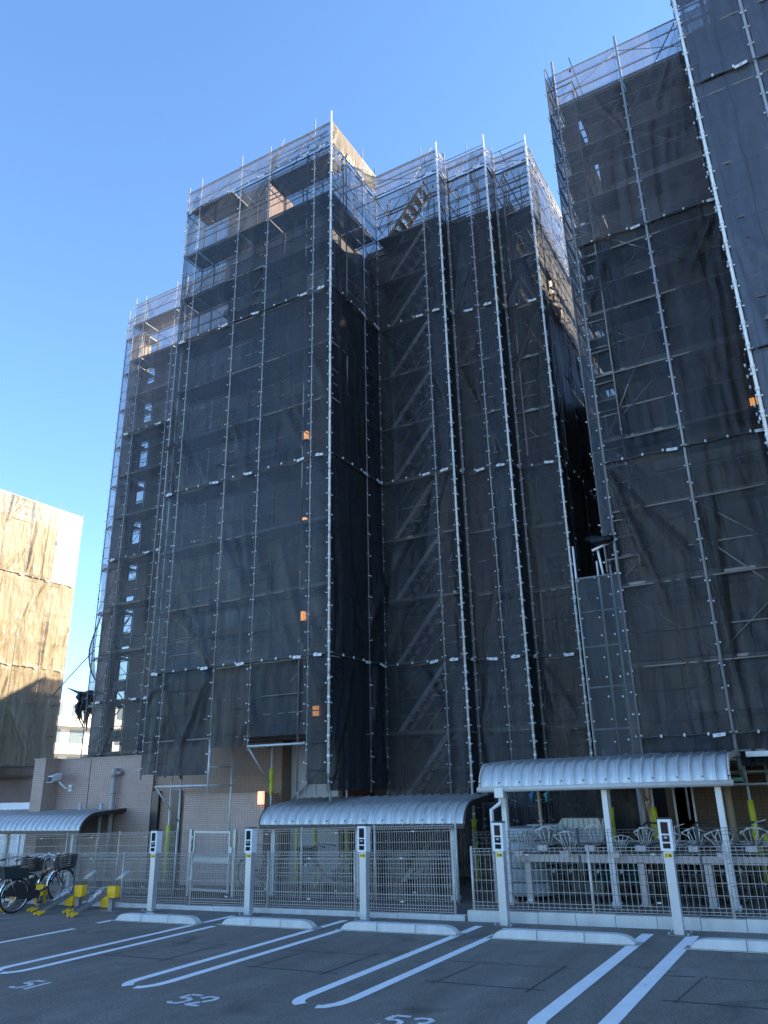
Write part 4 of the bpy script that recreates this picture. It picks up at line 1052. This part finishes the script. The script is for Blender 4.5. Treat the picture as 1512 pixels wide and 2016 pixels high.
    if rear_box:
        b = MB(); k = 0
        P = [(-.19,-.34,.74),(.19,-.34,.74),(.17,.2,.66),(-.17,.2,.66),(-.22,-.37,1.0),(.22,-.37,1.0),(.2,.2,.86),(-.2,.2,.86)]
        b.v = P
        for q in ((3,2,1,0),(4,5,6,7),(0,1,5,4),(1,2,6,5),(2,3,7,6),(3,0,4,7)): b.quad(q, 0)
        place(b.build("rear_basket", mat("dark_cloth", (.018, .03, .035), .5, 0, .3, 6, .3, 12)), t)
        b = MB(); b.tube([(.0,-.385,.93),(.0,-.375,.93)], .03, 0, 10); b.box((-.05,-.385,.915),(.05,-.374,.945)); place(b.build("reflector", RED), t)
        b = MB(); b.prism([(.0+.26*math.cos(a), r+.26*math.sin(a)) for a in [R(-20)+R(190)*i/10 for i in range(11)]], 'x', .045, .05); place(b.build("skirt_guard", BLACK), t)
        b = MB(); b.box((-.05,.33,.3),(.05,.45,.62)); place(b.build("battery", BLACK), t)
    if cover:
        b = MB(); rnd = random.Random(int(x*100))
        for i in range(9):
            for j in range(5):
                u = i/8; v = j/4; b.v.append(((.3-.22*abs(u-.5)*2)*(v-.5)*2*(1.1-.3*math.sin(math.pi*v)), -.15+1.3*u, .28+.75*math.sin(math.pi*v)**.6*(.8+.2*math.sin(u*5))+rnd.uniform(-.02, .02)))
        for i in range(8):
            for j in range(4): a = i*5+j; b.quad((a, a+1, a+6, a+5), 0, True)
        place(b.build("rain_cover", cover), t)
    b = MB(); b.tube([(-.05,.02,r-.02),(-.16,-.12,.012)], .009); b.tube([(-.17,-.16,.01),(-.14,-.02,.01)], .009); place(b.build("kickstand", CHROME), t)
    return t
bicycle(-16.0, 11.78, gz(-16), R(-6), "black city bicycle with a front basket and a covered rear basket, nearest the camera", NAVY, None, True, True, .345, R(6))
bicycle(-16.95, 12.25, gz(-16.95), R(-5), "black bicycle behind the foremost one, without a basket", BLACK, None, False, False, .33, R(4))
bicycle(-17.1, 11.75, gz(-17.1), R(-2), "pale framed bicycle cut by the left edge, mostly hidden", HEADW, None, False, True, .31, R(3), None, False)
G1 = "bicycles parked behind the fence"
bicycle(-12.6, 16.2, gz(-12.6), R(72), "silver framed bicycle beneath the middle shelter, left of a yellow padded pole", GALVD, None, False, False, .33, 0, G1, False)
bicycle(-10.3, 16.3, gz(-10.3), R(95), "dull bicycle beneath the middle shelter, right of the yellow padded poles", GALVD, None, False, True, .33, 0, G1, False)
GU = "bicycles beneath the two-tier rack"
base = bicycle(-5.3, 17.0, gz(-5.3), R(180), "dark bicycle with a white headlight standing beneath the two-tier rack", BLACK, None, False, True, .33, 0, GU, False)
for i in range(1, 9):
    x = -5.3+.44*i
    if i in (2, 3, 4): continue
    dup(base, (x, 17.0+random.uniform(-.12, .12), gz(x)), R(180+random.uniform(-8, 8)))
for x, lb in ((-4.42, "bicycle under a crumpled teal rain cover, left of the fence post"), (-3.98, "bicycle under a teal rain cover, right beside the white shelter post")):
    bicycle(x, 16.95, gz(x), R(180), lb, BLACK, TEAL, False, True, .33, 0, GU, False)
bicycle(-3.54, 16.95, gz(-3.5), R(183), "maroon framed bicycle beneath the two-tier rack", MAROON, None, False, True, .33, 0, GU, False)

# two-tier rack
TR = thing("two_tier_rack", (-3.9, 15.6, gz(-3.9)), "pale two-tier bicycle rack with wire wheel guards on its upper trays", "bicycle rack")
y0 = 15.45
def zr(x): return gz(x)
for X in (-5.68, -3.52, -2.38, .2):
    MB().box((X-.06,y0-.05,zr(X)),(X+.06,y0+.05,.66+zr(X)*.4)).box((X-.09,y0-.08,zr(X)),(X+.09,y0+.08,zr(X)+.02)).build("post", BEIGE, TR)
b = MB(); b.bar((-5.9,y0,.71+zr(-5.9)*.4),(1.2,y0,.71+zr(1.2)*.4), .1, 0, .13); b.bar((-5.9,y0+1.3,.85),(1.2,y0+1.3,.9), .08, 0, .1); b.build("beam", BEIGE, TR)
rnd = random.Random(5)
for i in range(15):
    x = -5.75+.46*i; hi = i % 2; z = .80+.1*hi+zr(x)*.4; yy = y0-.32+.1*hi
    b = MB(); b.box((x-.055,yy,z),(x+.055,yy+1.75,z+.02)); b.box((x-.055,yy,z),(x-.045,yy+1.75,z+.06)); b.box((x+.045,yy,z),(x+.055,yy+1.75,z+.06)); b.box((x-.09,yy-.03,z-.04),(x+.09,yy+.1,z+.05))
    b.build("tray", BEIGE, TR)
    b = MB(); n = rnd.randint(4, 6); sp = rnd.uniform(.15, .23); yb = yy+rnd.uniform(.25, .5); lean = rnd.uniform(-.07, .07); hh = rnd.uniform(.30, .40); top = []
    for k in range(n):
        u = (k-(n-1)/2)/((n-1)/2); e = Vector((x+u*sp+lean, yb+k*.055+rnd.uniform(-.02, .02), z+hh-.09*abs(u)**1.5)); top.append(e)
        b.tube([(x+u*.05,yb+k*.03,z+.03),(x+u*sp*.62+lean*.5,yb+k*.045,z+.2),e], .0085, 0, 5)
    b.tube(top, .012, 0, 6)
    wq = rnd.uniform(.07, .12); yq = yb-rnd.uniform(.08, .2)
    b.tube([(x-.05,yq+.05,z+.03),(x-wq,yq,z+hh*.75),(x-wq*.4,yq-.02,z+hh),(x+wq*.5,yq-.02,z+hh),(x+wq,yq,z+hh*.75),(x+.05,yq+.05,z+.03)], .009, 0, 6)
    if i % 3 == 0: b.tube([(x+.03,yq+.5,z+.03),(x+.05,yq+.55,z+hh+.06),(x+.22,yq+.6,z+hh+.1)], .009, 0, 6)
    b.build("wheel_guard", GUARD, TR)
for i in range(4):
    x = -3.4+.92*i; b = MB(); zt_ = 1.2+zr(x)*.4
    b.tube([(x-.18,y0+.6,zt_),(x-.1,y0+.7,zt_+.09),(x+.1,y0+.7,zt_+.09),(x+.18,y0+.6,zt_)], .02, 0, 6); b.build("handle", BLACK, TR)

# rounded white storage drum and stacked bins at the rack's left end
LIDM = mat("clear_lid", (.42, .47, .47), .25, 0, .15)
t = thing("storage_drum", (-6.0, 16.1, gz(-6)), "rounded pale drum with stacked ribs behind the fence, left end of the rack", "container")
b = MB()
for k in range(5):
    n = 18; r = .72-.02*k; z0 = gz(-6)+.08+.25*k; kk = len(b.v)
    for zz, rr in ((z0, r-.02), (z0+.02, r), (z0+.21, r), (z0+.235, r-.03)):
        for i in range(n): a = 2*math.pi*i/n; b.v.append((-5.95+rr*.8*math.cos(a), 16.15+rr*.8*math.sin(a), zz))
    for q in range(3):
        for i in range(n): b.quad((kk+q*n+i, kk+q*n+(i+1) % n, kk+(q+1)*n+(i+1) % n, kk+(q+1)*n+i), 0, True)
    b.quad([kk+3*n+i for i in range(n)], 0)
b.build("body", GREYP, t)
for x, y, z, lb in ((-5.75, 17.0, 1.0, "grey plastic lidded bin behind the drum, left of the thin post"), (-5.0, 17.1, 1.12, "grey plastic lidded bin with a glassy lid, right of the thin post")):
    t = thing("lidded_bin", (x, y, gz(x)), lb, "bin")
    MB().prism([(x-.42,gz(x)),(x+.42,gz(x)),(x+.47,z),(x-.47,z)], 'y', y-.3, y+.35).build("body", GREYP, t)
    b = MB(); b.prism([(x-.5,z+.005),(x+.5,z+.005),(x+.42,z+.2),(x-.34,z+.2)], 'y', y-.34, y+.38)
    for i in range(7): X = x-.36+.12*i; b.bar((X,y-.345,z+.02),(X*.9+x*.1,y-.345,z+.19), .012, 1)
    b.build("lid", [LIDM, GALVD], t)
# black net drape hanging behind the bins
S6 = MB(); o = mesh_sheet(None, (-5.9, 18.0), (-4.0, 18.0), .1, 2.5, NETD, 301, .1, "hanging_net"); tag(o, "black net drape hanging behind the grey bins", "net")
# bagged tap at fence
for x, lb in ((-6.35, "blue wrapped clamp hanging on the dark mesh fence, left of two"), (-6.0, "teal wrapped clamp hanging on the dark mesh fence, right of two")):
    b = MB(); b.tube([(x,17.84,1.62),(x,17.84,1.78),(x+.05,17.84,1.84)], [.03,.05,.03], 0, 7); b.tube([(x-.06,17.85,1.78),(x+.07,17.85,1.8)], .022, 0, 6)
    tag(b.build("wrapped_clamp", mat("wrap", (.05, .22, .4) if x < -6.2 else (.1, .36, .36), .6)), lb, "clamp")

# ------------------------------------------------------------------ sunlit block at far left, distant block, hoarding
XB = -41.0
S7 = thing("scaffold", (XB, 27, 0), "sunlit golden net wrapped scaffold on the far left block", "scaffold", "net wrapped scaffolds")
ys = [31.5-1.8*i for i in range(0, 9)]
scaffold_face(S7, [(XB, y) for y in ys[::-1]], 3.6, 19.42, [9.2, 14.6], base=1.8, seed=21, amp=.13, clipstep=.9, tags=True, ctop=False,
              mats={**{(k, q): NETLIT for k in range(8) for q in range(3)}, **{(7, 2): WHSH}})
B2 = thing("far_apartment_building", (-48, 26, 0), "sunlit apartment block behind the golden nets at far left", "building")
MB().box((-54,14,-.9),(-42.3,32.4,18.6)).build("wall", TILE, B2)
for i in range(5):
    for k in range(4):
        y = 17+3.6*k; z = 3.4+2.9*i
        f = MB().box((-42.32,y-.8,z),(-42.24,y+.8,z+1.8)).build("window", FRAMEW, B2); MB().box((-42.242,y-.72,z+.08),(-42.225,y+.72,z+1.72)).build("pane", GLASS, f)
    MB().box((-42.3,15,3.0+2.9*i),(-41.95,31,3.15+2.9*i)).build("balcony_slab", SLAB, B2)
HB = thing("hoarding", (-31, 20, 0), "white sheeted hoarding below the far left scaffold", "hoarding")
mesh_sheet(HB, (-36, 20.5), (-30.6, 20.5), -.5, 1.75, WHSH, 401, .15, "sheet"); mesh_sheet(HB, (-30.6, 20.5), (-27.4, 20.5), -.5, 1.75, WHSH, 402, .15, "sheet")
for x in (-36, -30.6, -27.4): MB().tube([(x,20.42,-.8),(x,20.42,1.85)], .08, 0, 8).build("post", GALV, HB)
DB = thing("distant_building", (-80, 62, 0), "distant white apartment block with balconies between the scaffolds", "building")
MB().box((-95,48,-3),(-74,78,11.4)).build("wall", DIST, DB)
for i in range(4):
    MB().box((-74,48,.4+2.9*i),(-72.8,78,1.45+2.9*i)).build("balcony", DIST, DB)
    for k in range(9):
        y = 49+3.2*k; MB().box((-74.02,y,1.6+2.9*i),(-73.94,y+1.9,3.0+2.9*i)).build("window", DISTW, DB)
MB().box((-92,52,11.4),(-76,72,12.2)).build("roof_rail", DIST, DB)
